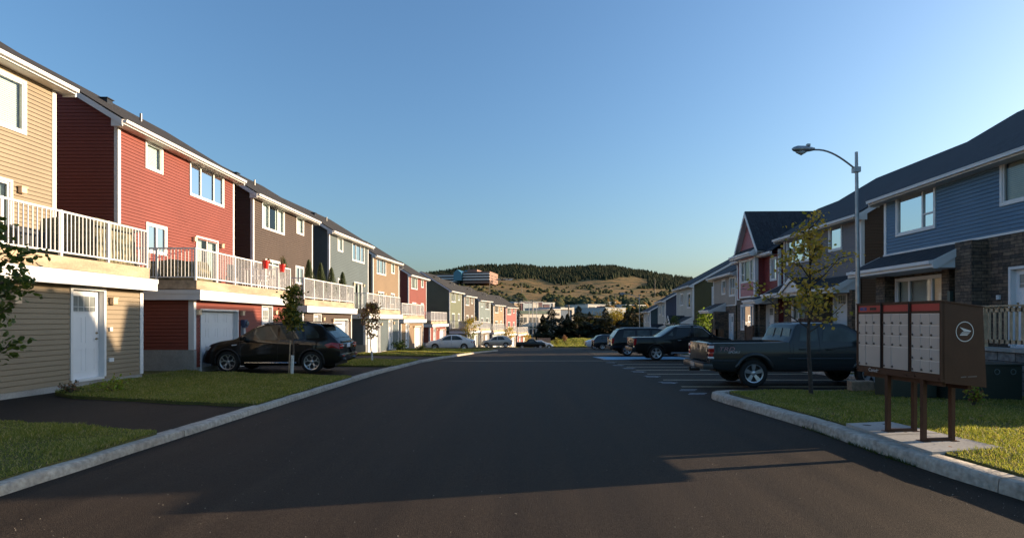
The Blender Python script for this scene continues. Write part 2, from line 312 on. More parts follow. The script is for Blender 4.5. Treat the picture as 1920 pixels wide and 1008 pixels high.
def kerb(name, path, w, h, hf, side, label):
    """kerb swept along path (list of (x,y)) ; side=+1 body to the right of travel"""
    b = MB(); prof = [(0, -.08), (.012, h * .5), (.022, h * .9), (.045, h), (w - .02, h + .008), (w, h - .012), (w, -.08)]
    pts = []
    for i in range(len(path) - 1):
        (xa, ya), (xb, yb) = path[i], path[i + 1]; L = math.hypot(xb - xa, yb - ya); k = max(1, int(L / .25))
        for j in range(k): pts.append((lerp(xa, xb, j / k), lerp(ya, yb, j / k)))
    pts.append(path[-1]); q_ = []; J = set()
    for i, p in enumerate(pts):
        if i % 12 == 6 and i + 1 < len(pts):
            xa, ya = pts[i + 1]; L = math.hypot(xa - p[0], ya - p[1]) or 1; e = .013 / L
            q_ += [p, (lerp(p[0], xa, e * .3), lerp(p[1], ya, e * .3))]; J.add(len(q_) - 1); q_ += [(lerp(p[0], xa, e), lerp(p[1], ya, e)), (lerp(p[0], xa, e * 1.3), lerp(p[1], ya, e * 1.3))]; J.add(len(q_) - 2)
        else: q_.append(p)
    pts = q_; vs = []; fs = []; n = len(prof); rr = random.Random(3); wv = 0
    for i, (x, y) in enumerate(pts):
        xa, ya = pts[max(0, i - 1)]; xb, yb = pts[min(len(pts) - 1, i + 1)]; L = math.hypot(xb - xa, yb - ya) or 1; tx, ty = (xb - xa) / L, (yb - ya) / L
        nx_, ny_ = ty * side, -tx * side; joint = i in J; wv = wv * .8 + rr.uniform(-.004, .004)
        for (a, z) in prof:
            dz = rr.uniform(-.004, .004) + wv; a2 = a + rr.uniform(-.005, .005) + wv
            if joint and z > 0: dz -= .045; a2 += .04 if a < .1 else 0
            vs.append((x + nx_ * a2, y + ny_ * a2, hf(x, y) + z + dz))
    for i in range(len(pts) - 1):
        for k in range(n - 1): fs.append((i * n + k, i * n + k + 1, (i + 1) * n + k + 1, (i + 1) * n + k))
    fs += [tuple(range(n)), tuple(range((len(pts) - 1) * n, len(pts) * n))]
    b.add(vs, fs); o = b.build(name, M_KERB, smooth=50); tag(o, kind='structure'); return o
kerb('kerb', [(kx(y), y) for y in [-20, 0, 4, 8, 14, 19.4, 23, 27, 31, 34, 37, 40, 42.5, 44.8, 48, 49.3]] + [(-2.15, 49.9), (-2.15, 50.4), (-2.6, 50.75), (-4, 51), (-9, 51.1)], .24, .11, lambda x, y: base(y), -1, '')
kerb('kerb', [(rkx(y), y) for y in [-20, 0, 2.5, 5.4, 6.2, 8.1, 9.3, 10.2, 11, 12, 12.5, 12.8]] + [(4.5, 13.05), (4.7, 13.3), (5.1, 13.42), (8, 13.42), (10.6, 13.42)], .28, .15, lambda x, y: base(y), 1, '')
kerb('kerb', [(10.6, 13.4), (10.6, 30), (10.8, 46), (12.2, 60), (14.6, 80)], .25, .13, lambda x, y: base(y), 1, '')
# parking lines
b = MB(); PZ = lambda x, y: base(y) + .006
M_PAINT = mat('line_paint', (.62, .5, .32), .7, var=.2, scale=8); M_PW = mat('white_paint', (.3, .32, .34), .7, var=.3, scale=14); M_PB = mat('blue_paint', (.13, .36, .52), .7, var=.15, scale=8)
def gquad(b, x0, x1, y0, y1, mi=0, dz=.006, sk=0.):
    k = max(1, int((x1 - x0) / 2))
    b.quad((x0, y0, base(y0) + dz), (x1, y0 + sk, base(y0 + sk) + dz), (x1, y1 + sk, base(y1 + sk) + dz), (x0, y1, base(y1) + dz), mi)
SY = [15.4, 17.4, 19.6, 21.6, 23.5, 25.7, 28.1]
for y in SY + [38, 40.6, 43.2, 45.8, 48.4, 51, 53.6, 56.2]: gquad(b, 4.5 + max(0, (y - 30) * .08), 10.5, y, y + .13)
tag(b.build('parking_line', M_PAINT), 'yellow painted stall lines across the parking area on the right', 'road marking', kind='structure')
b = MB(); rr = random.Random(5)
for y in [13.9, 14.7] + [(SY[i] + SY[i + 1]) / 2 + .15 for i in range(6)]:
    x = 4.15 + rr.uniform(-.05, .05); sx = .42; gquad(b, x, x + sx, y - .22, y - .13, dz=.0065); gquad(b, x + .1, x + sx + .12, y, y + .1, dz=.0065)
    if y > 16: gquad(b, x + .35, x + .42, y - .13, y, dz=.0065); gquad(b, x, x + sx, y + .2, y + .27, dz=.0065); gquad(b, x + .05, x + .12, y + .1, y + .2, dz=.0065)
tag(b.build('stall_number', M_PW), 'worn white painted stall numbers at the mouths of the parking bays', 'road marking', kind='structure')
b = MB(); gquad(b, 4.62, 10.2, 30.8, 35.6, 1, .005)
for (y0, y1) in [(30.7, 30.95), (33.0, 33.2), (35.5, 35.75)]: gquad(b, 4.6, 10.2, y0, y1, 0, .009)
b.quad((4.6, 30.9, base(30.9) + .009), (4.85, 30.9, base(30.9) + .009), (4.95, 35.6, base(35.6) + .009), (4.7, 35.6, base(35.6) + .009), 0)
tag(b.build('accessible_bay_marking', [M_PW, M_PB]), 'blue painted accessible bay with white border', 'road marking', kind='structure')
b = MB(); b.quad((-3.2, 28.9, base(28.9) + .006), (4.7, 29.1, base(29.1) + .006), (4.7, 29.42, base(29.42) + .006), (-4.65, 29.3, base(29.3) + .006))  # strip of sunlight crossing the road, put in as a flat tan quad
tag(b.build('sun_streak', mat('sun_streak_tan', (.34, .23, .14), .7, var=.1)), 'thin tan streak of painted-on sunlight running straight across the road far ahead', 'road marking', kind='structure')
# loose gravel on the road
b = MB(); rr = random.Random(11)
for i in range(420):
    x = rr.uniform(-5, 4.7) if i % 3 else rr.uniform(-5, -2); y = 4.2 + 9 * rr.random() ** 1.8; s = rr.uniform(.002, .0065); z = base(y) + .001
    if i % 4 == 0: x = 4.7 - abs(rr.gauss(0, .35))
    q = [(x + s * rr.uniform(.6, 1.2) * math.cos(t), y + s * math.sin(t) * rr.uniform(.6, 1.2), z) for t in (0, 1.6, 3.1, 4.7)]
    b.add(q + [(x, y, z + s * 1.1)], [(0, 1, 4), (1, 2, 4), (2, 3, 4), (3, 0, 4)])
tag(b.build('gravel', mat('pebble', (.28, .25, .21), .8, var=.4, scale=30)), 'loose pale grit scattered over the asphalt', 'gravel', kind='stuff')
# grass blades on the near lawns
def inpoly(px, py, poly):
    c = np.zeros(len(px), bool); n = len(poly)
    for i in range(n):
        x0, y0 = poly[i]; x1, y1 = poly[(i + 1) % n]
        if y0 == y1: continue
        m = ((y0 > py) != (y1 > py)) & (px < (x1 - x0) * (py - y0) / (y1 - y0) + x0); c ^= m
    return c
def blades(idx, x0, x1, y0, y1, n, hmin, hmax, excl=None):
    poly, hf, up = LAWNS[idx]; px = rng.uniform(x0, x1, n); py = y0 + (y1 - y0) * rng.random(n) ** 1.5
    k = inpoly(px, py, poly)
    if excl: k &= ~inpoly(px, py, excl)
    # thin bare patches
    k &= (np.sin(px * 2.1 + np.sin(py * 1.7) * 2) + np.sin(py * 2.6 + px) + rng.normal(0, .9, n)) > -1.9
    px, py = px[k], py[k]; n = len(px)
    hz = np.array([hf(a, c) + up for a, c in zip(px, py)]); th = rng.uniform(0, 6.283, n)
    clump = .75 + .35 * np.sin(px * 3.3 + 1.3 * np.sin(py * 2.9)) 
    h = rng.uniform(hmin, hmax, n) * clump; wd = (.0035 + .0007 * py) * rng.uniform(.7, 1.3, n)
    lean = rng.normal(0, .6, (n, 2)) * h[:, None]
    V = np.zeros((n, 3, 3), np.float32); V[:, 0] = np.stack([px - wd * np.cos(th), py - wd * np.sin(th), hz - .01], 1); V[:, 1] = np.stack([px + wd * np.cos(th), py + wd * np.sin(th), hz - .01], 1)
    V[:, 2] = np.stack([px + lean[:, 0], py + lean[:, 1], hz + h], 1)
    return V.reshape(-1, 3)
BL = [blades(0, -11.5, -5.4, 4.5, 9.3, 120000, .025, .065), blades(1, -11.2, -5.2, 10.9, 18.3, 110000, .03, .07), blades(2, -11, -5, 22, 27.2, 36000, .04, .08), blades(4, -10, -2.4, 39.8, 50.5, 16000, .05, .09)]
BL += [blades(3, -10.6, -4.2, 33, 37.2, 14000, .04, .09), blades(9, 1, 22, 106.5, 126, 42000, .1, .24)]
SLAB = [(4.8, 8.45), (5.78, 8.67), (6.02, 6.92), (4.95, 6.7)]
k5 = len(LAWNS) - 2
BL += [blades(k5, 4.9, 11.3, 3.5, 13.2, 210000, .025, .065, SLAB), blades(k5 + 1, 10.8, 13.8, 13.1, 40, 16000, .03, .07)]
V = np.concatenate(BL); n = len(V) // 3
gm = [leafmat('blade_a', (.09, .12, .022), (.16, .18, .04), .45), leafmat('blade_b', (.2, .19, .04), (.3, .27, .07), .45), leafmat('blade_c', (.36, .28, .12), (.46, .36, .17), .3)]
tag(npmesh('grass', V, np.arange(n * 3).reshape(-1, 3), gm, rng.choice(3, n, p=[.5, .36, .14])), 'short cut grass with browning tips on the verges', 'grass', kind='stuff')
# ---------------- houses ----------------
def sidmat(name, c): return mat(name, c, .55, var=.07, scale=.8, bump=.05, bscale=60, spec=.35, fine=.04, fscale=15)
class HF:   # house frame: u along the facade away from the camera, v outward to the street, w up
    def __init__(s, P0, P1, side):
        dx, dy = P1[0] - P0[0], P1[1] - P0[1]; s.L = math.hypot(dx, dy); s.T = (dx / s.L, dy / s.L); s.N = (s.T[1] * side, -s.T[0] * side); s.P = P0
    def __call__(s, u, v, w): return (s.P[0] + u * s.T[0] + v * s.N[0] - s.o[0], s.P[1] + u * s.T[1] + v * s.N[1] - s.o[1], w - s.o[2])
def siding(mb, a0, a1, w0, w1, mapf, holes=(), course=.115, lip=.018, mi=0, clip=None):
    """clapboard courses on a wall: mapf(a, out, w); a runs along the wall; clip(w) -> (a0,a1)"""
    n = int(round((w1 - w0) / course)); n = max(n, 1); c = (w1 - w0) / n
    for i in range(n):
        z0 = w0 + i * c; z1 = z0 + c; zm = (z0 + z1) / 2
        lo0, hi0 = (a0, a1) if not clip else clip(z0); lo1, hi1 = (a0, a1) if not clip else clip(z1)
        if hi0 - lo0 < .02: continue
        cuts = sorted([(h[0], h[1]) for h in holes if h[2] < zm < h[3]]); segs = []; cur = lo0; 
        for h in cuts:
            if h[0] > cur: segs.append((cur, h[0]))
            cur = max(cur, h[1])
        if cur < hi0: segs.append((cur, hi0))
        for (s, e) in segs:
            s1 = lo1 if s == lo0 else s; e1 = hi1 if e == hi0 else e
            za, zc = z0 + c * .88, z0 + c * .91; g = -.014
            mb.quad(mapf(s, lip, z0), mapf(e, lip, z0), mapf(e1, lip * .45, za), mapf(s1, lip * .45, za), mi)
            mb.quad(mapf(s1, lip * .45, za), mapf(e1, lip * .45, za), mapf(e1, g, zc), mapf(s1, g, zc), mi)
            mb.quad(mapf(s1, g, zc), mapf(e1, g, zc), mapf(e1, g, z1), mapf(s1, g, z1), mi)
            mb.quad(mapf(s, g, z0), mapf(e, g, z0), mapf(e, lip, z0), mapf(s, lip, z0), mi)
def window(hf, root, u0, u1, w0, w1, vb=0., mull=(), hbar=None, blind='blind', trim=.075):
    b = MB(hf); t = trim
    for (a, c, d, e) in [(u0 - t, u1 + t, w1, w1 + t), (u0 - t, u1 + t, w0 - t, w0), (u0 - t, u0, w0, w1), (u1, u1 + t, w0, w1)]: b.box(a, c, vb - .04, vb + .045, d, e)
    s = .045
    for (a, c, d, e) in [(u0, u1, w1 - s, w1), (u0, u1, w0, w0 + s), (u0, u0 + s, w0 + s, w1 - s), (u1 - s, u1, w0 + s, w1 - s)]: b.box(a, c, vb - .05, vb + .02, d, e)
    for k in mull: x = lerp(u0, u1, k); b.box(x - .035, x + .035, vb - .05, vb + .022, w0 + s, w1 - s)
    if hbar:
        for (ka, kb, kz) in hbar: b.box(lerp(u0, u1, ka) + .04, lerp(u0, u1, kb) - .04, vb - .05, vb + .018, lerp(w0, w1, kz) - .025, lerp(w0, w1, kz) + .025)
    f = b.build('window', M_WHITE, root)
    MB(hf).quad((u0 + s, vb - .02, w0 + s), (u1 - s, vb - .02, w0 + s), (u1 - s, vb - .02, w1 - s), (u0 + s, vb - .02, w1 - s)).build('pane', M_GLASS, f)
    b = MB(hf)
    if blind == 'blind':
        n = int((w1 - w0) / .05); d = vb - .1
        for i in range(n): z = w0 + i * (w1 - w0) / n; b.quad((u0 + .01, d, z), (u1 - .01, d, z), (u1 - .01, d - .018, z + (w1 - w0) / n), (u0 + .01, d - .018, z + (w1 - w0) / n))
        b.build('blind', M_BLIND, f)
    elif blind == 'curtain':
        for (a, c) in ((u0 - .02, lerp(u0, u1, .3)), (lerp(u0, u1, .68), u1 + .02)):
            k = 14
            for i in range(k):
                x0, x1 = lerp(a, c, i / k), lerp(a, c, (i + 1) / k); d0, d1 = vb - .1 - .03 * (i % 2), vb - .1 - .03 * ((i + 1) % 2); b.quad((x0, d0, w0), (x1, d1, w0), (x1, d1, w1), (x0, d0, w1))
        b.build('curtain', M_BLIND, f)
    elif blind == 'half':
        z = lerp(w0, w1, .45); b.quad((u0, vb - .1, z), (u1, vb - .1, z), (u1, vb - .1, w1), (u0, vb - .1, w1)); b.build('blind', M_BLIND, f)
    return f
def door(hf, root, u0, u1, w0, w1, vb=0., rec=.13, panewin=True, handle_far=True, t=.07):
    b = MB(hf)
    for (a, c, d, e) in [(u0 - t, u1 + t, w1, w1 + t), (u0 - t, u0, w0, w1), (u1, u1 + t, w0, w1)]: b.box(a, c, vb - rec, vb + .04, d, e)
    b.box(u0 - .02, u1 + .02, vb - rec - .02, vb + .03, w0 - .06, w0)
    fr = b.build('door_frame', M_WHITE, root); b = MB(hf); d = vb - rec + .02; h = w1 - w0; W = u1 - u0
    b.box(u0, u1, d - .05, d, w0, w1)
    for (a0, a1, z0, z1) in [(.14, .44, .08, .34), (.56, .86, .08, .34), (.14, .44, .4, .7), (.56, .86, .4, .7)]:
        x0, x1 = u0 + W * a0, u0 + W * a1; y0, y1 = w0 + h * z0, w0 + h * z1
        for q in [(x0, x1, y0, y0 + .02), (x0, x1, y1 - .02, y1), (x0, x0 + .02, y0 + .02, y1 - .02), (x1 - .02, x1, y0 + .02, y1 - .02)]: b.box(q[0], q[1], d, d + .008, q[2], q[3])
    dm = mat('door_paint', (.7, .71, .73), .4, var=.03); dr = b.build('door', dm, root)
    if panewin:
        b = MB(hf); x0, x1, y0, y1 = u0 + W * .14, u0 + W * .86, w0 + h * .76, w0 + h * .93; b.box(x0, x1, d - .005, d + .004, y0, y1)
        pn = b.build('pane', mat('door_pane', (.2, .22, .22), .12), dr); b = MB(hf)
        for q in [(x0, x1, y0 - .02, y0), (x0, x1, y1, y1 + .02), (x0 - .02, x0, y0, y1), (x1, x1 + .02, y0, y1)]: b.box(q[0], q[1], d, d + .018, q[2], q[3])
        for k in (1, 2, 3): x = lerp(x0, x1, k / 4); b.box(x - .006, x + .006, d + .004, d + .012, y0, y1)
        b.box(x0, x1, d + .004, d + .012, lerp(y0, y1, .3) - .006, lerp(y0, y1, .3) + .006); b.build('glazing_bar', M_WHITE, dr)
    b = MB(hf); x = u1 - .08 if handle_far else u0 + .08
    for z in (w0 + .98, w0 + 1.13): b.lathe([(0, 0), (.028, 0), (.028, .015), (.012, .02), (.012, .045)], (x, d, z), 10)
    b.tube([(x, d + .05, w0 + .98), (x - .1 if handle_far else x + .1, d + .05, w0 + .98)], .01, 6); b.build('handle', M_BRASS, dr)
    return dr
def garage(hf, root, u0, u1, w0, w1, vb=0., rec=.16):
    b = MB(hf); t = .06
    for (a, c, d, e) in [(u0 - t, u1 + t, w1, w1 + t), (u0 - t, u0, w0, w1), (u1, u1 + t, w0, w1)]: b.box(a, c, vb - rec, vb + .035, d, e)
    b.build('garage_frame', M_WHITE, root); b = MB(hf); d = vb - rec + .03; n = 4; hh = (w1 - w0) / n
    for i in range(n):
        z0, z1 = w0 + i * hh, w0 + (i + 1) * hh; b.box(u0, u1, d - .04, d, z0 + .006, z1 - .002); b.box(u0, u1, d - .04, d - .01, z0 - .002, z0 + .006)
        k = 4
        for j in range(k):
            x0, x1 = lerp(u0, u1, j / k) + .07, lerp(u0, u1, (j + 1) / k) - .07; y0, y1 = z0 + .1, z1 - .09
            for q in [(x0, x1, y0, y0 + .022), (x0, x1, y1 - .022, y1), (x0, x0 + .022, y0 + .022, y1 - .022), (x1 - .022, x1, y0 + .022, y1 - .022)]: b.box(q[0], q[1], d, d + .009, q[2], q[3])
    return b.build('garage_door', mat('garage_paint', (.66, .67, .68), .45, var=.03), root)
def patio(hf, root, u0, u1, w0, w1, vb=0.):
    b = MB(hf); t = .07
    for (a, c, d, e) in [(u0 - t, u1 + t, w1, w1 + t), (u0 - t, u0, w0, w1), (u1, u1 + t, w0, w1)]: b.box(a, c, vb - .05, vb + .045, d, e)
    m = (u0 + u1) / 2
    for (a, c, d) in ((u0, m + .03, 0), (m - .03, u1, .02)):
        for q in [(a, c, w0, w0 + .07), (a, c, w1 - .06, w1), (a, a + .06, w0 + .07, w1 - .06), (c - .06, c, w0 + .07, w1 - .06)]: b.box(q[0], q[1], vb - .05 + d, vb - .01 + d, q[2], q[3])
    f = b.build('patio_door', M_WHITE, root)
    MB(hf).quad((u0 + .05, vb - .025, w0 + .07), (u1 - .05, vb - .025, w0 + .07), (u1 - .05, vb - .025, w1 - .06), (u0 + .05, vb - .025, w1 - .06)).build('pane', M_GLASS, f)
    b = MB(hf)
    for i in range(16):
        if 5 < i < 11: continue
        x0, x1 = lerp(u0, u1, i / 16), lerp(u0, u1, (i + 1) / 16); b.quad((x0, vb - .12 - .03 * (i % 2), w0), (x1, vb - .12 - .03 * ((i + 1) % 2), w0), (x1, vb - .12 - .03 * ((i + 1) % 2), w1), (x0, vb - .12 - .03 * (i % 2), w1))
    b.build('curtain', M_CURT, f); return f
def wall_lamp(hf, root, u, w, vb=0.):
    b = MB(hf); b.box(u - .05, u + .05, vb, vb + .03, w - .07, w + .07); b.bbox(u - .08, u + .08, vb + .03, vb + .14, w - .1, w + .06, .01); b.box(u - .095, u + .095, vb + .02, vb + .155, w + .06, w + .08)
    b.build('wall_lamp', M_LAMP, root)
def gable_clip(ve, vr, vb, wt, slope):   # side wall: v from vb(back) .. ve(front), ridge at vr
    def c(w):
        if w <= wt: return (vb, ve)
        return (min(vr, vb + (w - wt) / slope), max(vr, ve - (w - wt) / slope))
    return c
def roofs(hf, root, u0, u1, vf, vb, wt, slope, M, over=.37, rake=.3, gutter=True, name='roof', th=.1, uv='roofy', near=True, far=True):
    """gable roof, ridge along u. vf front wall v, vb back wall v"""
    vr = (vf + vb) / 2; ef, eb = vf + over, vb - over; ze = wt - over * slope + .12; zr = wt + (vf - vb) / 2 * slope + .12; a, c = u0 - (rake if near else 0), u1 + (rake if far else 0)
    b = MB(hf)
    for (e, s) in ((ef, 1), (eb, -1)):
        b.prism([(a, e + .03 * s, ze + .015), (a, vr, zr + .03), (a, vr, zr + .03 - th * .5), (a, e + .03 * s, ze + .015 - .04)], (0, 0, 0)) if False else None
        p = [(a, e + .04 * s, ze), (a, vr, zr), (a, vr, zr + .035), (a, e + .04 * s, ze + .035)]
        q = [(c, x[1], x[2]) for x in p]; b.add(p + q, [(0, 1, 2, 3), (4, 5, 6, 7), (3, 2, 6, 7), (0, 1, 5, 4), (0, 3, 7, 4), (1, 2, 6, 5)])
    rf = b.build(name, M, root, uv=uv)
    b = MB(hf)   # fascia, gutter and rake boards
    b.box(a, c, ef, ef + .025, ze - .15, ze - .005); b.box(a, c, eb - .025, eb, ze - .17, ze - .005)
    if gutter: b.box(a + .02, c - .02, ef + .025, ef + .12, ze - .1, ze - .02); b.box(a + .02, c - .02, ef + .11, ef + .13, ze - .03, ze - .005)
    for (x, on, s2) in ((a, near, -1), (c, far, 1)):
        if not on: continue
        for (e) in (ef, eb):
            sg = 1 if e == ef else -1
            p = [(x, e, ze - .005), (x, vr, zr - .005), (x, vr, zr - .2), (x, e, ze - .2)]; b.prism(p, (.025 * s2, 0, 0))
        p = [(x, ef, ze - .17), (x, ef, ze - .32), (x, vf - .02, ze - .32), (x, vf - .02, wt + .02), (x, vf, ze - .05)]
        b.prism([(x + .003 * s2, ef, ze - .1), (x + .003 * s2, ef, ze - .22), (x + .003 * s2, vf, ze - .22), (x + .003 * s2, vf, wt)], (-.03 * s2, 0, 0))
    b.build('fascia', M_WHITE, root)
    b = MB(hf)  # soffits
    b.quad((a, vf - .01, ze - .16), (c, vf - .01, ze - .16), (c, ef, ze - .16), (a, ef, ze - .16)); b.quad((a, vb, ze - .16), (c, vb, ze - .16), (c, eb, ze - .16), (a, eb, ze - .16))
    for (x0, x1, on) in ((a, u0, near), (u1, c, far)):
        if on:
            for e in (ef, eb): b.quad((x0, e, ze - .03), (x1, e, ze - .03), (x1, vr, zr - .03), (x0, vr, zr - .03))
    b.build('soffit', M_SOFFIT, root); return rf, zr, vr
SB_M = [M_SOFFIT]
def railing(hf, root, pts, w0, h=1.07, name='railing', m=None, sp=.115, post=1.35):
    b = MB(hf); P_ = []
    for (a, c) in zip(pts[:-1], pts[1:]):
        L = math.hypot(c[0] - a[0], c[1] - a[1]); ux, uy = (c[0] - a[0]) / L, (c[1] - a[1]) / L; along_u = abs(ux) > abs(uy)
        def bar(mb, s0, s1, z0, z1, hw):
            x0, y0, x1, y1 = a[0] + ux * s0, a[1] + uy * s0, a[0] + ux * s1, a[1] + uy * s1
            if along_u: mb.box(min(x0, x1), max(x0, x1), y0 - hw, y0 + hw, z0, z1)
            else: mb.box(x0 - hw, x0 + hw, min(y0, y1), max(y0, y1), z0, z1)
        bar(b, .0, L, w0 + h - .045, w0 + h, .026); bar(b, .03, L - .03, w0 + .08, w0 + .115, .018)
        n = int(L / sp)
        for i in range(1, n): s = i * L / n; bar(b, s - .0095, s + .0095, w0 + .115, w0 + h - .045, .0095)
        k = max(1, round(L / post))
        for i in range(k + 1):
            s = i * L / k; x, y = a[0] + ux * s, a[1] + uy * s; P_.append((x, y))
    r = b.build(name, m or M_ALU, root)
    for (x, y) in sorted(set((round(x, 3), round(y, 3)) for x, y in P_)): MB(hf).box(x - .03, x + .03, y - .03, y + .03, w0 - .02, w0 + h + .01).build('railing_post', m or M_ALU, r)
    return r

def house_left(label, P0, P1, floor, colname, col, kind, ground=None, D=6.6, deck_tint=None, near_found=.75, extras=True, slope=.62, vis=2):
    hf = HF(P0, P1, 1); L = hf.L; ym = P0[1] + .5 * L * hf.T[1]; g = (base(ym) + .14) if ground is None else ground
    hf.o = (P0[0] + 2.5 * hf.N[0], P0[1] + 2.5 * hf.N[1], g)
    root = empty('row_house', hf.o, label, 'house', 'row houses down the left side of the street'); f = floor; wt = f + 5.33; DV = 2.5; M = sidmat(colname, col)
    s = lambda x: x * L / 7.4
    ups = {'A': [('w1', s(1.38), s(2.2), f + 4.15, f + 5.02), ('w3', s(4.02), s(6.45), f + 3.78, f + 5.06), ('w2', s(1.42), s(2.44), f + 1.16, f + 2.1), ('p', s(4.45), s(5.98), f + .02, f + 2.08)],
           'B': [('w3', s(.95), s(3.38), f + 3.78, f + 5.06), ('w1', s(5.08), s(6.0), f + 4.15, f + 5.08), ('w2', s(4.95), s(6.0), f + 1.16, f + 2.1), ('p', s(1.3), s(2.85), f + .02, f + 2.1)],
           'E': [('wb', L - 2.5, L - 1.0, f + 3.55, f + 4.85), ('p', L - 3.6, L - 1.4, f + .02, f + 2.1)]}[kind]
    gb = base(P0[1] + .3 * L) + .13
    lows = {'A': [('g', s(.42), s(2.82), None, f - 1.0), ('d', s(4.85), s(5.75), None, f - .76)], 'B': [('g', s(4.3), s(6.7), None, f - 1.05), ('d', s(1.4), s(2.35), None, f - .76)], 'E': [('d', L - 2.45, L - 1.46, None, f - .75)]}[kind]
    def low0(u): return base(P0[1] + u * hf.T[1]) + .175
    lows = [(k, a, c, low0((a + c) / 2) + (.2 if k == 'd' else .0) + (.02 if kind == 'E' else 0), z) for (k, a, c, _, z) in lows]
    # walls
    b = MB(hf); front = lambda v0: (lambda a, o, w: (a, v0 + o, w))
    siding(b, 0, L, f - .02, wt, front(0), [(x[1], x[2], x[3], x[4]) for x in ups])
    siding(b, 0, L, g + (.12 if kind == 'E' else .16), f - .62, front(DV), [(x[1], x[2], x[3] - .1, x[4]) for x in lows], lip=.017, course=.118)
    vr = -D / 2; clip = gable_clip(0, vr, -D, wt, slope)
    siding(b, -D, 0, f - .1, wt + (D / 2) * slope, lambda a, o, w: (-o, a, w), clip=clip); siding(b, -D, 0, f - .1, wt + (D / 2) * slope, lambda a, o, w: (L + o, a, w), clip=clip, course=.23)
    nf = near_found; siding(b, -D, DV, g + nf, f - .55, lambda a, o, w: (-o, a, w)); siding(b, -D, DV, g + .1, f - .55, lambda a, o, w: (L + o, a, w), course=.23)
    b.quad((0, -D, g - .5), (L, -D, g - .5), (L, -D, wt), (0, -D, wt))
    wall = b.build('wall', M, root, fixn=False)
    b = MB(hf)
    b.box(-.02, .0, -D, DV, g - .8, g + nf); b.box(0, L, DV - .02, DV - .003, g - .8, g + .13); b.box(L, L + .02, -D, DV, g - .8, g + .1)
    for x in lows: pass
    b.box(-.03, .12, DV - .1, DV + .03, g - .8, g + nf - .02)
    b.build('foundation', M_CONC, root)
    t = .1; tz = .03
    for (u0, sg) in ((0, -1), (L, 1)):
        b = MB(hf)
        b.box(min(u0 + sg * tz, u0 - sg * t), max(u0 + sg * tz, u0 - sg * t), .0, tz, f, wt - .02); b.box(min(u0, u0 + sg * tz), max(u0, u0 + sg * tz), -t, 0, f, wt - .02)
        b.build('corner_trim', M_WHITE, root); b = MB(hf)
        z0 = g + (nf if sg < 0 else .12); b.box(min(u0 + sg * tz, u0 - sg * t), max(u0 + sg * tz, u0 - sg * t), DV, DV + tz, z0, f - .6); b.box(min(u0, u0 + sg * tz), max(u0, u0 + sg * tz), DV - t - .05, DV, z0, f - .6)
        b.build('corner_trim', M_WHITE, root)
    rf, zr, vr = roofs(hf, root, 0, L, 0, -D, wt, slope, M_ROOFL)
    zz = lambda v: zr - abs(v - vr) * slope + .035
    for (u, v, hh) in ((s(2.3), vr + 1.1, .0), ): b = MB(hf); b.box(u, u + .28, v - .14, v + .14, zz(v) - .1, zz(v) + .1); b.box(u - .04, u + .32, v - .18, v + .18, zz(v) + .1, zz(v) + .13); b.build('roof_vent', M_BLACKM, root)
    b = MB(hf); u, v = s(3.9), vr + 1.4; b.tube([(u, v, zz(v) - .1), (u, v, zz(v) + .3)], .045, 8); b.build('vent_pipe', M_BLACKM, root)
    # deck
    b = MB(hf); b.box(-.06, L + .06, .03, DV + .12, f - .05, f); b.box(-.06, L + .06, DV + .12, DV + .16, f - .3, f - .004); b.box(-.1, -.06, .0, DV + .16, f - .3, f - .004); b.box(L + .06, L + .1, 0, DV + .16, f - .3, f - .004)
    b.build('deck', M_WOOD, root)
    b = MB(hf); b.box(-.16, L + .16, -.0, DV + .3, f - .64, f - .61, 1); b.box(-.19, L + .19, DV + .3, DV + .33, f - .66, f - .34); b.box(-.19, -.16, 0, DV + .3, f - .66, f - .34); b.box(L + .16, L + .19, 0, DV + .3, f - .66, f - .34)
    b.box(-.16, L + .16, 0, DV + .3, f - .36, f - .34); b.box(-.21, L + .21, DV + .33, DV + .345, f - .45, f - .33); b.box(-.21, -.19, 0, DV + .33, f - .45, f - .33)
    b.build('deck_fascia', [M_WHITE, M_SOFFIT], root)
    e = .06 if deck_tint != 'tight' else .03
    railing(hf, root, [(-e, .05), (-e, DV + .1), (L + e, DV + .1), (L + e, .05)], f)
    for x in ups:
        k, a, c, z0, z1 = x
        if k == 'w1': window(hf, root, a, c, z0, z1, blind='blind')
        if k == 'wb': window(hf, root, a, c, z0, z1, mull=(.32,), blind='blind')
        if k == 'w3': window(hf, root, a, c, z0, z1, mull=(.3, .7), blind='curtain')
        if k == 'w2': window(hf, root, a, c, z0, z1, mull=(.5,), blind=None if kind == 'A' else 'half')
        if k == 'p':
            patio(hf, root, a, c, z0, z1)
            if vis > 0: wall_lamp(hf, root, a - .25, f + 1.98); wall_lamp(hf, root, c + .3, f + 1.98)
    for x in lows:
        k, a, c, z0, z1 = x
        if k == 'g': garage(hf, root, a, c, z0, z1, DV)
        else: door(hf, root, a, c, z0, z1, DV, handle_far=True)
        if vis > 0:
            if k == 'g' or kind == 'E': wall_lamp(hf, root, a - (.24 if k == 'g' else 1.55), f - 1.05, DV)
            wall_lamp(hf, root, c + .27, f - (1.05 if k == 'g' else .98), DV)
    return hf, root
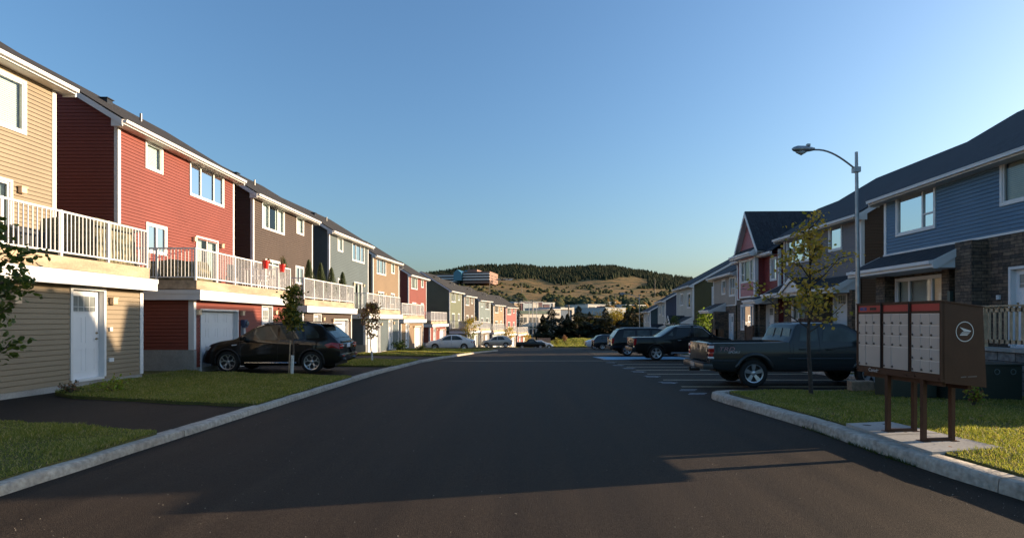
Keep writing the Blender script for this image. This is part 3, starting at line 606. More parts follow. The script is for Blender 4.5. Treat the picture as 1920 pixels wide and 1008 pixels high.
LH = [('tan sided row house at the left edge with a white door below its deck', (-13.4, 8.5), (-13.4, 15.76), 3.24, 'siding_beige', (0.248, 0.196, 0.132), 'E', .09),
 ('large bright red row house with a garage, red flower pots on its deck rail', (-13.38, 18.2), (-13.43, 25.6), 3.06, 'siding_red', (.195, .048, .034), 'A', .0),
 ('brown row house with a row of potted cedars on its deck', (-13.46, 27.5), (-13.31, 34.9), 2.78, 'siding_brown', (0.068, 0.046, 0.034), 'B', None),
 ('slate blue row house between the brown one and a tan one', (-12.97, 37), (-12.53, 44.8), 2.48, 'siding_slate', (0.088, 0.112, 0.12), 'A', None),
 ('tan row house behind the reddish sapling, between slate blue and red houses', (-13.0, 48), (-12.38, 55.2), 2.13, 'siding_tan', (0.216, 0.148, 0.088), 'B', None),
 ('small looking red row house behind the parked white sedan', (-12.76, 62), (-11.99, 69), 1.58, 'siding_red', (.195, .048, .034), 'B', None),
 ('pale sage green row house with a broad dark end wall', (-9.96, 76), (-9.07, 83), .5, 'siding_sage', (0.128, 0.14, 0.088), 'B', None),
 ('far brown row house just past the sage green one', (-9.0, 86), (-7.95, 92.5), .3, 'siding_brown_far', (0.112, 0.08, 0.056), 'B', None),
 ('far pale blue row house beyond the second brown one', (-7.46, 96), (-5.82, 102.5), -.1, 'siding_blue_far', (0.128, 0.16, 0.16), 'A', None),
 ('far tan row house, second from the end of the left row', (-5.4, 105), (-3.68, 111.5), -.65, 'siding_tan_far', (0.24, 0.168, 0.096), 'B', None),
 ('far red row house at the very end of the left row', (-3.27, 114), (-1.17, 120.5), -.9, 'siding_red_far', (0.256, 0.064, 0.056), 'B', None)]
HR = []
for i, (lb, p0, p1, fl, cn, cc, kd, gr) in enumerate(LH): HR.append(house_left(lb, p0, p1, fl, cn, cc, kd, gr, near_found=.14 if kd == 'E' else .75, D=6.6 if i < 6 else 8., vis=2 if i < 5 else (1 if i < 6 else 0)))
# small fittings
hf, root = HR[0]
for (u, z, a, h) in ((6.02, 3.24 - 1.74, .05, .05), (6.03, 3.24 - 2.55, .08, .05)): MB(hf).box(u - a, u + a, 2.5, 2.56, z - h, z + h).build('outlet_cover', M_WHITE, root)
MB(hf).box(5.2, 5.32, .0, .05, 5.05, 5.2).build('outlet_cover', M_WHITE, root)
hf, root = HR[1]
b = MB(hf); b.box(3.1, 3.26, 2.52, 2.62, .9, 1.45, 0); b.box(3.06, 3.3, 2.52, 2.68, 1.45, 1.75, 1); b.lathe([(.09, 0), (.09, .07), (0, .08)], (3.18, 2.68, 1.6), 12, mi=2)
b.build('electric_meter', [mat('meter_grey', (.4, .4, .42), .5), mat('meter_box', (.04, .06, .12), .5), mat('meter_glass', (.1, .12, .14), .1)], root)
b = MB(hf); b.tube([(3.02, 2.56, .35), (3.02, 2.56, 1.5)], .02, 6); b.build('conduit', M_METAL, root)
hf, root = HR[4]
b = MB(hf); L = hf.L; b.tube([(L + .2, .5, 7.0), (L + .1, .1, 6.75), (L + .06, .07, 6.6), (L + .06, .07, 2.2)], .035, 6); b.build('downpipe', M_WHITE, root)

# right side houses
def pent(hf, root, u0, u1, v0, v1, w0, w1, gable=None, M=None):
    """small roof skirt: eave at v1,w0 ; top at v0,w1"""
    M = M or M_ROOFR; b = MB(hf)
    b.prism([(u0, v0, w1), (u0, v1, w0), (u0, v1, w0 + .05), (u0, v0, w1 + .05)], (u1 - u0, 0, 0))
    if gable:
        gu, gw, gh, gv = gable; b.prism([(gu - gw, gv, w0 + .02), (gu, gv, w0 + gh), (gu, gv, w0 + gh + .06), (gu - gw - .05, gv, w0 + .02)], (0, v0 - gv, 0)); b.prism([(gu + gw, gv, w0 + .02), (gu, gv, w0 + gh), (gu, gv, w0 + gh + .06), (gu + gw + .05, gv, w0 + .02)], (0, v0 - gv, 0))
    r = b.build('porch_roof', M, root, uv='roofy'); b = MB(hf)
    b.box(u0 - .03, u1 + .03, v1, v1 + .03, w0 - .15, w0 + .06); b.box(u0, u1, v1 + .03, v1 + .11, w0 - .05, w0 + .05)
    for (u, sg) in ((u0, -1), (u1, 1)):
        b.prism([(u, v1, w0 + .06), (u, v0, w1 + .06), (u, v0, w1 - .12), (u, v1 - .12, w0 - .18), (u, v1, w0 - .18)], (.03 * sg, 0, 0)); b.prism([(u - .01 * sg, v1 - .02, w0 - .16), (u - .01 * sg, v0, w0 - .16), (u - .01 * sg, v0, w1 - .1), (u - .01 * sg, v1 - .02, w0)], (-.02 * sg, 0, 0))
    b.quad((u0, v0, w0 - .15), (u1, v0, w0 - .15), (u1, v1, w0 - .15), (u0, v1, w0 - .15))
    if gable:
        for sg in (-1, 1): b.prism([(gu + sg * (gw + .08), gv, w0 - .12), (gu + sg * (gw + .08), gv, w0 + .05), (gu, gv, w0 + gh + .07), (gu, gv, w0 + gh - .11)], (0, .04, 0))
        b.add([(gu - gw, gv - .05, w0), (gu + gw, gv - .05, w0), (gu, gv - .05, w0 + gh - .08)], [(0, 1, 2)])
    b.build('porch_fascia', M_WHITE, root); return r
def stonebox(hf, b, u0, u1, v0, v1, w0, w1): b.box(u0, u1, v0, v1, w0, w1)
def wallholes(mb, u0, u1, w0, w1, v, holes, mi=0):   # flat wall with rectangular holes
    us = sorted(set([u0, u1] + [h[k] for h in holes for k in (0, 1)])); ws = sorted(set([w0, w1] + [h[k] for h in holes for k in (2, 3)]))
    us = [x for x in us if u0 <= x <= u1]; ws = [x for x in ws if w0 <= x <= w1]
    for a, c in zip(us[:-1], us[1:]):
        for d, e in zip(ws[:-1], ws[1:]):
            m, n = (a + c) / 2, (d + e) / 2
            if any(h[0] < m < h[1] and h[2] < n < h[3] for h in holes): continue
            mb.quad((a, v, d), (c, v, d), (c, v, e), (a, v, e), mi)
def house_right(label, P0, P1, floor, band, wt, ground, c_front, c_side, ups, lows, D=10., slope=.6, rake=.35, trims=True, name='row_house', side_stone=False, near=True, far=True):
    hf = HF(P0, P1, -1); L = hf.L; hf.o = (P0[0], P0[1], ground)
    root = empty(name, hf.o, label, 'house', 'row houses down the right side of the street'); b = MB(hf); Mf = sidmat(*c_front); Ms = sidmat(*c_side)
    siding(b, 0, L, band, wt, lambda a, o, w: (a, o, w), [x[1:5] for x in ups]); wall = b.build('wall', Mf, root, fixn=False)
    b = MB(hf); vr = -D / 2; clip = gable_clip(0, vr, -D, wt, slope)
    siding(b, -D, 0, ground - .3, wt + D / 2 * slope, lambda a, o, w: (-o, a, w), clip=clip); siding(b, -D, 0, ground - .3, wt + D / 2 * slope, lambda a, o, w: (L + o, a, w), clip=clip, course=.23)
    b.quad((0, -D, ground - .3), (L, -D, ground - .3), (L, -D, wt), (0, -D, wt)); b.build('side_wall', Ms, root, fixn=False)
    b = MB(hf); wallholes(b, 0, L, ground - .3, band, .03, [x[1:5] for x in lows]); b.build('stone_wall', M_STONE, root, uv=True)
    t = .1
    for (u0, sg) in ((0, -1), (L, 1)):
        b = MB(hf); b.box(min(u0 + sg * .03, u0 - sg * t), max(u0 + sg * .03, u0 - sg * t), 0, .03, band, wt); b.box(min(u0, u0 + sg * .03), max(u0, u0 + sg * .03), -t, 0, band - (0 if sg < 0 else 0), wt); b.build('corner_trim', M_WHITE, root)
    MB(hf).box(-.03, L + .03, .03, .06, band - .03, band + .03).build('band_trim', M_WHITE, root)
    rf = roofs(hf, root, 0, L, 0, -D, wt, slope, M_ROOFR, rake=rake, near=near, far=far)
    for x in ups:
        k, a, c, z0, z1 = x[:5]
        window(hf, root, a, c, z0, z1, 0, mull=x[5] if len(x) > 5 else (), hbar=x[6] if len(x) > 6 else None, blind=x[7] if len(x) > 7 else 'blind')
    for x in lows:
        k, a, c, z0, z1 = x[:5]
        if k == 'w': window(hf, root, a, c, z0, z1, .03, mull=x[5], blind=x[7] if len(x) > 7 else 'blind')
        else: door(hf, root, a, c, z0, z1, .03, rec=.12)
    return hf, root
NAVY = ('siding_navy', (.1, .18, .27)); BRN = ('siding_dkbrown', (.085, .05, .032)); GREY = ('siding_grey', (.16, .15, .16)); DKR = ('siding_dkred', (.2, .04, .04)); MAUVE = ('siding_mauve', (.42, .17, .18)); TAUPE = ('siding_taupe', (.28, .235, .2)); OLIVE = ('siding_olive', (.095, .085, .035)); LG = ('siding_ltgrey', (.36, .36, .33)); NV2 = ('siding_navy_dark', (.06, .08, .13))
# R1 blue
h1, r1 = house_right('dark blue row house with stone lower storey at the right edge', (13.01, 12.08), (13.17, 19.9), 1.0, 4.06, 6.2, .9, NAVY, NAVY,
    [('w', 5.37, 7.12, 4.72, 6.0, (.3,), [(0, .3, .36)], 'blind'), ('w', .8, 2.82, 4.9, 6.0, (.3,), None, 'blind')],
    [('w', 4.82, 7.1, 1.75, 3.1, (.27, .73), None, 'blind'), ('d', 1.57, 2.52, 1.05, 3.08)])
for q in ((3.27, 3.87, .03, .5, .7, 3.98), (7.3, 7.8, .032, .35, .7, 3.4), (4.37, 4.67, .03, .3, .7, 3.3)): MB(h1).box(*q).build('stone_pillar', M_STONE, r1, uv=True)
pent(h1, r1, 3.85, 8.07, .03, 1.15, 3.42, 3.98)
MB(h1).box(4.2, 4.3, .3, .4, 2.1, 2.6).build('meter_cover', mat('meter_green', (.06, .09, .08), .5), r1); MB(h1).box(2.87, 2.95, .03, .09, 2.3, 2.42).build('doorbell', M_WHITE, r1)
# R2 grey
h2, r2 = house_right('charcoal grey row house with a small gabled porch, behind the yellowing maple', (13.62, 22.0), (13.62, 28.5), .85, 3.45, 6.02, .5, GREY, BRN,
    [('w', 1.38, 2.25, 4.8, 5.82, (), None, 'blind'), ('w', 3.95, 6.1, 4.6, 5.8, (.28, .72), [(.72, 1, .36), (0, .28, .36)], 'blind')],
    [('w', 3.65, 5.5, 1.75, 2.9, (.3, .7), None, 'blind'), ('d', .95, 1.85, .9, 2.93)])
pent(h2, r2, .15, 6.6, .03, 1.1, 3.0, 3.55, gable=(3.1, 1.0, .62, 1.35))
for q in ((2.2, 2.7, .03, .9, .3, 2.9), (.0, .3, .032, .4, .3, 2.95)): MB(h2).box(*q).build('stone_pillar', M_STONE, r2, uv=True)
# R3 dark red with cross gable bay
h3, r3 = house_right('dark red row house with a steep front gable and bay window', (13.45, 28.7), (13.6, 34.6), .4, 3.0, 5.45, .1, DKR, DKR,
    [('w', .3, .95, 3.9, 5.0, (), None, 'blind')], [('d', .55, 1.4, .45, 2.5)], D=10.0, slope=.62, near=False, far=False)
MB(h3).box(1.5, 1.75, .032, .4, -.2, 2.7).build('stone_pillar', M_STONE, r3, uv=True)
pent(h3, r3, .05, 1.7, .03, 1.2, 2.75, 3.1)
bv = .5; Mm = sidmat(*MAUVE); b = MB(h3); u0, u1 = 1.85, 4.15
siding(b, u0, u1, 3.05, 5.55, lambda a, o, w: (a, bv + o, w), [(2.1, 3.85, 3.95, 5.15)])
b.build('bay_wall', Mm, r3, fixn=False); b = MB(h3)
siding(b, 0, bv, 3.05, 5.6, lambda a, o, w: (u0 - o, a, w)); b.build('bay_side', sidmat(*DKR), r3, fixn=False); b = MB(h3); siding(b, 0, bv, 3.05, 5.6, lambda a, o, w: (u1 + o, a, w)); b.build('bay_side', sidmat(*DKR), r3, fixn=False)
b = MB(h3); wallholes(b, u0, u1, -.4, 3.05, bv, [(2.1, 3.85, 1.2, 2.55)]); b.quad((u0, 0, -.4), (u0, bv, -.4), (u0, bv, 3.05), (u0, 0, 3.05)); b.quad((u1, 0, -.4), (u1, bv, -.4), (u1, bv, 3.05), (u1, 0, 3.05)); b.build('bay_stone', M_STONE, r3, uv=True)
window(h3, r3, 2.1, 3.85, 3.95, 5.15, bv, mull=(.25, .75), hbar=[(0, .25, .36), (.75, 1, .36)]); window(h3, r3, 2.1, 3.85, 1.2, 2.55, bv, mull=(.2, .8), hbar=[(0, .2, .36), (.8, 1, .36)], blind='curtain')
b = MB(h3)
for (u, s_) in ((u0, -1), (u1, 1)): b.box(min(u, u - s_ * .16), max(u, u - s_ * .16), bv, bv + .03, 3.05, 5.5); b.box(min(u, u + s_ * .03), max(u, u + s_ * .03), bv - .16, bv + .03, 3.05, 5.5)
b.box(u0, u1, bv, bv + .04, 3.02, 3.1); b.build('bay_trim', M_WHITE, r3)
um = (u0 + u1) / 2; hw = (u1 - u0) / 2 + .65; pz, ez = 7.95, 5.5
b = MB(h3); clipg = lambda w: (um - (pz - w - .12) / (pz - ez) * hw, um + (pz - w - .12) / (pz - ez) * hw)
siding(b, 0, 0, 5.75, pz - .2, lambda a, o, w: (a, .35 + o, w), clip=clipg); b.build('gable_wall', Mm, r3, fixn=False)
b = MB(h3)
for sg in (-1, 1):
    p = [(um + sg * (hw + .02), bv + .15, ez), (um, bv + .15, pz), (um, bv + .15, pz + .05), (um + sg * (hw + .06), bv + .15, ez + .02)]; b.prism(p, (0, -6.2, 0))
b.build('gable_roof', M_ROOFR, r3, uv='roofx'); b = MB(h3)
for sg in (-1, 1):
    b.prism([(um + sg * (hw + .02), bv + .15, ez), (um, bv + .15, pz), (um, bv + .15, pz - .27), (um + sg * (hw - .06), bv + .15, ez - .17)], (0, .03, 0))
    b.prism([(um + sg * (hw), bv + .15, ez - .04), (um, bv + .15, pz - .05), (um, bv + .15, pz - .07), (um + sg * (hw), bv + .15, ez - .06)], (0, -1.0, 0))
b.build('gable_fascia', M_WHITE, r3)
pent(h3, r3, u0 - .35, u1 + .5, .3, bv + .4, 5.45, 5.85)
# R3b taupe
h4, r4 = house_right('taupe row house between the gabled red one and the olive end wall', (13.8, 35.3), (14.2, 40.6), .05, 2.7, 4.85, -.3, TAUPE, OLIVE,
    [('w', .3, 1.35, 3.35, 4.5, (.5,), [(0, .5, .4)], 'curtain'), ('w', 2.4, 3.1, 3.55, 4.45, (), None, 'half')], [('w', 2.5, 4.1, .85, 2.15, (.25, .72), None, 'half'), ('d', .5, 1.3, .1, 2.1)], slope=.55)
pent(h4, r4, 2.2, 4.9, .03, 1.1, 2.35, 2.85); MB(h4).box(1.75, 2.1, .03, .9, -.6, 2.3).build('stone_pillar', M_STONE, r4, uv=True)
# R4 olive side
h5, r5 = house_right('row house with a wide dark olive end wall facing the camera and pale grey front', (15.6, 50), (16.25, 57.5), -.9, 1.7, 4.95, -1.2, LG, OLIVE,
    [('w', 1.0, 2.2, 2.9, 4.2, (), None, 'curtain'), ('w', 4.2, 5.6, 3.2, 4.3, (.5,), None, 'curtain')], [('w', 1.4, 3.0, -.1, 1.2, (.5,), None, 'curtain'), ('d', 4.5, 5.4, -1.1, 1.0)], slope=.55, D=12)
pent(h5, r5, -.2, 7.5, .03, 1.3, 1.35, 2.0, gable=(3.6, 1.0, .75, 1.6)); 
b = MB(h5)
for q in ((-2.75, -2.65), (-1.75, -1.65)): b.box(-.06, 0, q[0], q[1], 3.1, 4.75)
b.box(-.06, 0, -2.65, -1.75, 3.1, 3.2); b.box(-.06, 0, -2.65, -1.75, 4.65, 4.75); b.box(-.055, 0, -2.65, -1.75, 3.75, 3.81); b.box(-.055, 0, -2.22, -2.17, 3.2, 3.75)
f_ = b.build('window', M_WHITE, r5); MB(h5).box(-.03, -.02, -2.65, -1.75, 3.2, 4.65).build('pane', mat('side_pane', (.1, .12, .13), .08), f_)
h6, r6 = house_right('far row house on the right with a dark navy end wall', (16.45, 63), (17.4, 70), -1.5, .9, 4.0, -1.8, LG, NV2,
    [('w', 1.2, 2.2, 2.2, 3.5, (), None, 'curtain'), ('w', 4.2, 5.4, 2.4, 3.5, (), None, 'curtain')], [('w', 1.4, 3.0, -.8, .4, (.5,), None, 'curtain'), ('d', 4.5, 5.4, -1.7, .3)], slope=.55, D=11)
pent(h6, r6, 0, 7, .03, 1.3, .5, 1.1, gable=(1.2, .9, .7, 1.5))
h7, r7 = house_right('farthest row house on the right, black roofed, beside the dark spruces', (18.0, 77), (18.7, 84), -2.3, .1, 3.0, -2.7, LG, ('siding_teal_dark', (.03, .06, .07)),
    [('w', 1.2, 2.2, 1.4, 2.6, (), None, 'curtain'), ('w', 4.2, 5.4, 1.4, 2.5, (), None, 'curtain')], [('d', 4.5, 5.4, -2.5, -.5)], slope=.55, D=11)
pent(h7, r7, 0, 7, .03, 1.3, -.3, .3)
# terraces, retaining wall, stairs and fences on the right
b = MB(); b.box(10.98, 11.3, 9.2, 13.9, -.2, 1.02); b.box(10.98, 13.2, 13.9, 14.1, -.2, 1.02); b.box(10.93, 11.35, 9.15, 14.15, 1.022, 1.1, 1)
tag(b.build('retaining_wall', [M_BLOCK, M_CONC], uv=True), 'grey block retaining wall below the wooden porch railing', 'retaining wall')
b = MB(); b.box(11.3, 12.98, 9.4, 13.9, -.2, .98); b.box(11.25, 13.1, 14.1, 20.4, -.3, .9)
tag(b.build('terrace', M_CONC), kind='structure')
b = MB(); b.box(12.4, 13.6, 22.2, 29.5, -.3, .82); b.box(12.5, 13.8, 29.8, 35, -.6, .38); tag(b.build('terrace', M_CONC), kind='structure')
idf = lambda x, y, z: (x, y, z)
def woodrail(name, pts, z0s, label, M=M_WOODG, h=.95, org=None, sp=.14):
    o = org or (pts[0][0], pts[0][1], z0s[0]); root = empty(name, o, label, 'railing'); b = MB(lambda x, y, z: (x - o[0], y - o[1], z - o[2])); q = MB(b.tf); t = MB(b.tf)
    for i in range(len(pts) - 1):
        a, c = pts[i], pts[i + 1]; L = math.hypot(c[0] - a[0], c[1] - a[1]); n = max(1, int(L / sp)); za, zb = z0s[i], z0s[i + 1]
        for (zz, hh, wd) in ((h, .04, .055), (h - .12, .09, .02), (.1, .09, .02)):
            dx, dy = (c[1] - a[1]) / L * wd, -(c[0] - a[0]) / L * wd
            P = [(a[0] - dx, a[1] - dy, za + zz), (a[0] + dx, a[1] + dy, za + zz), (c[0] + dx, c[1] + dy, zb + zz), (c[0] - dx, c[1] - dy, zb + zz)]; t.add(P + [(p[0], p[1], p[2] + hh) for p in P], [(0, 1, 2, 3), (4, 5, 6, 7), (0, 1, 5, 4), (1, 2, 6, 5), (2, 3, 7, 6), (3, 0, 4, 7)])
        for k in range(1, n):
            s = k / n; x, y, z = lerp(a[0], c[0], s), lerp(a[1], c[1], s), lerp(za, zb, s); q.box(x - .02, x + .02, y - .02, y + .02, z + .1, z + h)
        for (x, y, z) in ((a[0], a[1], za), (c[0], c[1], zb)):
            b = MB(t.tf); b.box(x - .05, x + .05, y - .05, y + .05, z - .3, z + h + .02); b.build('post', M, root)
    t.build('rail', M, root); q.build('baluster', M, root); return root
woodrail('porch_railing', [(11.12, 9.3), (11.12, 13.2)], [1.1, 1.1], 'weathered lumber porch railing on top of the block retaining wall')
woodrail('stair_railing', [(11.15, 13.25), (11.15, 14.9)], [1.1, .15], 'sloping lumber stair railing behind the mailbox')
woodrail('porch_railing', [(11.4, 15.5), (11.4, 17.2)], [.95, .95], 'lumber railing on the far side of the porch steps')
b = MB()
for i in range(6): b.box(11.0, 12.6, 14.1 + i * .28, 14.38 + i * .28, -.2, .9 - (i + 1) * .15 + .02)
tag(b.build('porch_steps', M_WOODG), 'lumber steps descending beside the stair railing', 'stairs')
woodrail('porch_railing', [(12.55, 22.4), (12.55, 24.8)], [.83, .83], 'dark stained porch railing in front of the charcoal grey house', M_WOODF)
def fence(pts, z0, h, label, M=M_WOODF):
    o = (pts[0][0], pts[0][1], z0); root = empty('privacy_fence', o, label, 'fence'); b = MB(lambda x, y, z: (x - o[0], y - o[1], z - o[2])); p = MB(b.tf); rr = random.Random(int(pts[0][1] * 10))
    for a, c in zip(pts[:-1], pts[1:]):
        L = math.hypot(c[0] - a[0], c[1] - a[1]); n = int(L / .15); ux, uy = (c[0] - a[0]) / L, (c[1] - a[1]) / L
        for i in range(n):
            s0, s1 = i * L / n + .005, (i + 1) * L / n - .006; hh = h + rr.uniform(-.015, .015); b.prism([(a[0] + ux * s0, a[1] + uy * s0, z0), (a[0] + ux * s1, a[1] + uy * s1, z0), (a[0] + ux * s1, a[1] + uy * s1, z0 + hh), (a[0] + ux * s0, a[1] + uy * s0, z0 + hh)], (uy * .02, -ux * .02, 0))
        for k in (0, 1): x, y = (a, c)[k]; p = MB(b.tf); p.box(x - .05, x + .05, y - .05, y + .05, z0 - .3, z0 + h + .06); p.build('fence_post', M, root)
    b.build('board_panel', M, root)
fence([(12.6, 30.9), (12.6, 29.9)], -.3, 1.7, 'dark stained privacy fence panel just in front of the gabled red house')
fence([(12.9, 35.2), (12.5, 35.2), (12.6, 36.3)], -.5, 1.6, 'brown board privacy fence between the red bay and the taupe house', mat('fence_orange', (.2, .1, .05), .8, var=.3, scale=4))
b = MB()
# ---------------- vehicles ----------------
P_BLACK = mat('paint_black', (.006, .006, .006), .5, var=.05, spec=.1, coat=.75); P_GREY = mat('paint_graphite', (.021, .026, .028), .4, metal=.1, var=.05, spec=.25, coat=.6); P_WHITE = mat('paint_white', (.62, .64, .66), .3, var=.03, coat=.6)
P_SILVER = mat('paint_silver', (.4, .39, .36), .3, metal=.3, var=.04, coat=.6); P_NAVY = mat('paint_midnight', (.01, .012, .02), .25, var=.05, coat=.7)
M_CG = mat('car_glass', (.05, .062, .058), .03, var=.5, scale=1.6, spec=.4); M_TYRE = mat('tyre', (.012, .012, .012), .85, var=.2, bump=.2, bscale=60); M_RIM = mat('alloy', (.55, .57, .6), .28, metal=.75, var=.1); M_PLAS = mat('black_plastic', (.014, .014, .015), .6)
M_CHR = mat('chrome', (.7, .7, .7), .15, metal=1., var=.03); M_RED = mat('tail_lens', (.35, .012, .015), .15, var=.2, coat=.5); M_CLR = mat('clear_lens', (.6, .62, .65), .12, var=.1, coat=.5); M_PLATE = mat('plate', (.6, .63, .7), .4, var=.05); M_AMB = mat('amber_lens', (.5, .16, .02), .2)
def smooth_interp(pts, x, wdt=.05):
    xs = [p[0] for p in pts]; zs = [p[1] for p in pts]
    return float(sum(np.interp(x + d * wdt, xs, zs) * k for d, k in ((-1.5, .1), (-1, .15), (-.5, .15), (0, .2), (.5, .15), (1, .15), (1.5, .1))))
class Car:
    def __init__(s, name, label, cat, loc, rz, L, W, top, belt, z0, wheels, wr, paint, k=.3, bed=None, group=None, re=.35, fe=.8, ra=.05, fa=.13, arch=.06, sc_=1., track=None, bedd=.45):
        s.L, s.W, s.top, s.belt, s.z0, s.wh, s.wr, s.k, s.bed, s.paint = L, W, top, belt, z0, wheels, wr, k, bed, paint; s.re, s.fe, s.ra, s.fa, s.ar = re, fe, ra, fa, wr + arch
        s.root = empty(name, loc, label, cat, group, rz); s.root.scale = (1, 1, 1); s.sc = sc_; s.tf = lambda x, y, z: (x * sc_, y * sc_, z * sc_)
        s.body(bedd)
    def w(s, x):
        e1 = max(0, (s.re - x) / s.re); e2 = max(0, (x - (s.L - s.fe)) / s.fe); return s.W * (1 - s.ra * e1 ** 2 - s.fa * e2 ** 2.2)
    def zt(s, x): return smooth_interp(s.top, x)
    def zb(s, x): return float(np.interp(x, [p[0] for p in s.belt], [p[1] for p in s.belt]))
    def y(s, x, z):
        w = s.w(x); b = s.zb(x)
        if z >= b: return w - .04 - s.k * (z - b)
        t = (z - s.z0) / (b - s.z0); return w - float(np.interp(t, [0, .14, .36, .6, .82, 1], [.05, .012, .006, 0, .012, .04]))
    def body(s, bedd):
        X = set(np.round(np.linspace(0, s.L, int(s.L / .075)), 3))
        for xw in s.wh:
            for a in range(0, 181, 12): X.add(round(xw + s.ar * math.cos(R(a)), 4))
            X.add(round(xw - s.ar - .002, 4)); X.add(round(xw + s.ar + .002, 4))
        if s.bed: X |= {s.bed[0], s.bed[1], s.bed[0] - .004, s.bed[1] + .004}
        X = sorted(x for x in X if 0 <= x <= s.L); rows = []
        for x in X:
            zb0 = s.z0 + .1 * max(0, (.35 - x) / .35) ** 1.5 + .06 * max(0, (x - s.L + .4) / .4)
            for xw in s.wh:
                if abs(x - xw) < s.ar: zb0 = max(zb0, s.wr + math.sqrt(s.ar ** 2 - (x - xw) ** 2))
            b, t = s.zb(x), s.zt(x); b = min(b, t - .012); r = []
            zz = [s.z0 + (b - s.z0) * q for q in (0, .14, .36, .6, .82, 1)]; zz = [max(v, zb0) for v in zz]; zz = [min(v, t) for v in zz]
            r.append((max(.2, s.y(x, zz[0]) - .12), zz[0])); r += [(s.y(x, v), v) for v in zz]
            if s.bed and s.bed[0] <= x <= s.bed[1]:
                w = s.y(x, b); r += [(w - .005, t - .01), (w - .03, t), (w - .09, t), (w - .1, t - bedd), (w * .5, t - bedd), (0, t - bedd)]
            else:
                h = t - b; rr = min(.07, h * .5)
                ye = s.y(x, t - rr); r += [(s.y(x, b + (h - rr) * .4), b + (h - rr) * .4), (ye, t - rr), (ye - rr * .35, t - rr * .3), (ye - rr * 1.1, t), (ye * .5, t + .012), (0, t + .018)]
            rows.append([(x, y_, z_) for y_, z_ in r])
        mb = MB(s.tf); n = len(rows[0])
        for sg in (1, -1):
            vs = [(p[0], p[1] * sg, p[2]) for r in rows for p in r]; fs = [(i * n + k, i * n + k + 1, (i + 1) * n + k + 1, (i + 1) * n + k) for i in range(len(rows) - 1) for k in range(n - 1)]
            fs += [tuple(range(n)), tuple(range((len(rows) - 1) * n, len(rows) * n))]; mb.add(vs, fs)
        me = mb.build('body', s.paint, s.root, smooth=32); s.bodyo = me
        bm = bmesh.new(); bm.from_mesh(me.data); bmesh.ops.remove_doubles(bm, verts=bm.verts, dist=.0015); bmesh.ops.recalc_face_normals(bm, faces=bm.faces); bm.to_mesh(me.data); bm.free(); me.data.set_sharp_from_angle(angle=R(32))
        b = MB(s.tf); b.box(.25, s.L - .25, -s.W + .28, s.W - .28, s.z0 - .06, s.z0 + .28)
        for xw in s.wh: b.box(xw - s.ar, xw + s.ar, -s.W + .3, s.W - .3, s.z0, s.wr + s.ar - .02)
        if s.bed: pass
        b.build('chassis', M_PLAS, s.root)
    def patch(s, name, poly, m, off=.006, sides=(1, -1), parent=None, grid=None):
        cx_ = sum(p[0] for p in poly) / len(poly); cz = sum(p[1] for p in poly) / len(poly)
        for sg in sides:
            b = MB(s.tf)
            for i in range(len(poly)):   # fan with subdivision keeps it on the curved side
                p, q = poly[i], poly[(i + 1) % len(poly)]
                for j in range(3):
                    a0, a1 = j / 3, (j + 1) / 3; P = [(lerp(cx_, p[0], a0), lerp(cz, p[1], a0)), (lerp(cx_, p[0], a1), lerp(cz, p[1], a1)), (lerp(cx_, q[0], a1), lerp(cz, q[1], a1)), (lerp(cx_, q[0], a0), lerp(cz, q[1], a0))]
                    if j == 0: P = P[:3]
                    b.poly([(a, sg * (s.y(a, c) + off), c) for a, c in P])
            o = b.build(name, m, parent or s.root, smooth=40)
        return o
    def seam(s, lines, wd=.007, name='door_seam'):
        b = MB(s.tf)
        for ln in lines:
            pts = []
            for (a, c) in zip(ln[:-1], ln[1:]):
                k = max(1, int(math.hypot(a[0] - c[0], a[1] - c[1]) / .08))
                for i in range(k): pts.append((lerp(a[0], c[0], i / k), lerp(a[1], c[1], i / k)))
            pts.append(ln[-1])
            for sg in (1, -1): b.tube([(x, sg * (s.y(x, z) - wd * .45), z) for x, z in pts], wd, 5)
        return b.build(name, M_PLAS, s.root)
    def strip(s, name, pts, r, m, off=0.):
        for sg in (1, -1): b = MB(s.tf); b.tube([(x, sg * (s.y(x, z) + off), z) for x, z in pts], r, 6); o = b.build(name, m, s.root, smooth=40)
        return o
    def topglass(s, name, x0, x1, inset=.1, off=.012, m=None):
        b = MB(s.tf); n = 6; vs = []
        for i in range(n + 1):
            x = lerp(x0, x1, i / n); t = s.zt(x); d = (s.zt(x + .02) - s.zt(x - .02)) / .04; L = math.hypot(1, d); ye = s.y(x, t - .05) - inset
            for k in range(9): f_ = -1 + k / 4; vs.append((x - off * d / L, ye * f_, t + .018 * (1 - abs(f_)) + off / L))
        b.add(vs, [(i * 9 + k, i * 9 + k + 1, (i + 1) * 9 + k + 1, (i + 1) * 9 + k) for i in range(n) for k in range(8)]); return b.build(name, m or M_CG, s.root, smooth=40)
    def flare(s, m, rad=.045, a0=-20, a1=200):
        for xw in s.wh:
            for sg in (1, -1):
                pts = []; b = MB(s.tf)
                for a in np.linspace(a0, a1, 20):
                    x = xw + (s.ar + rad * .3) * math.cos(R(a)); z = s.wr + (s.ar + rad * .3) * math.sin(R(a))
                    if z < s.z0 + .0: continue
                    pts.append((x, sg * (s.y(min(max(x, .05), s.L - .05), z) - .012), z))
                b.tube(pts, rad, 8); b.build('fender_flare', m, s.root, smooth=50)
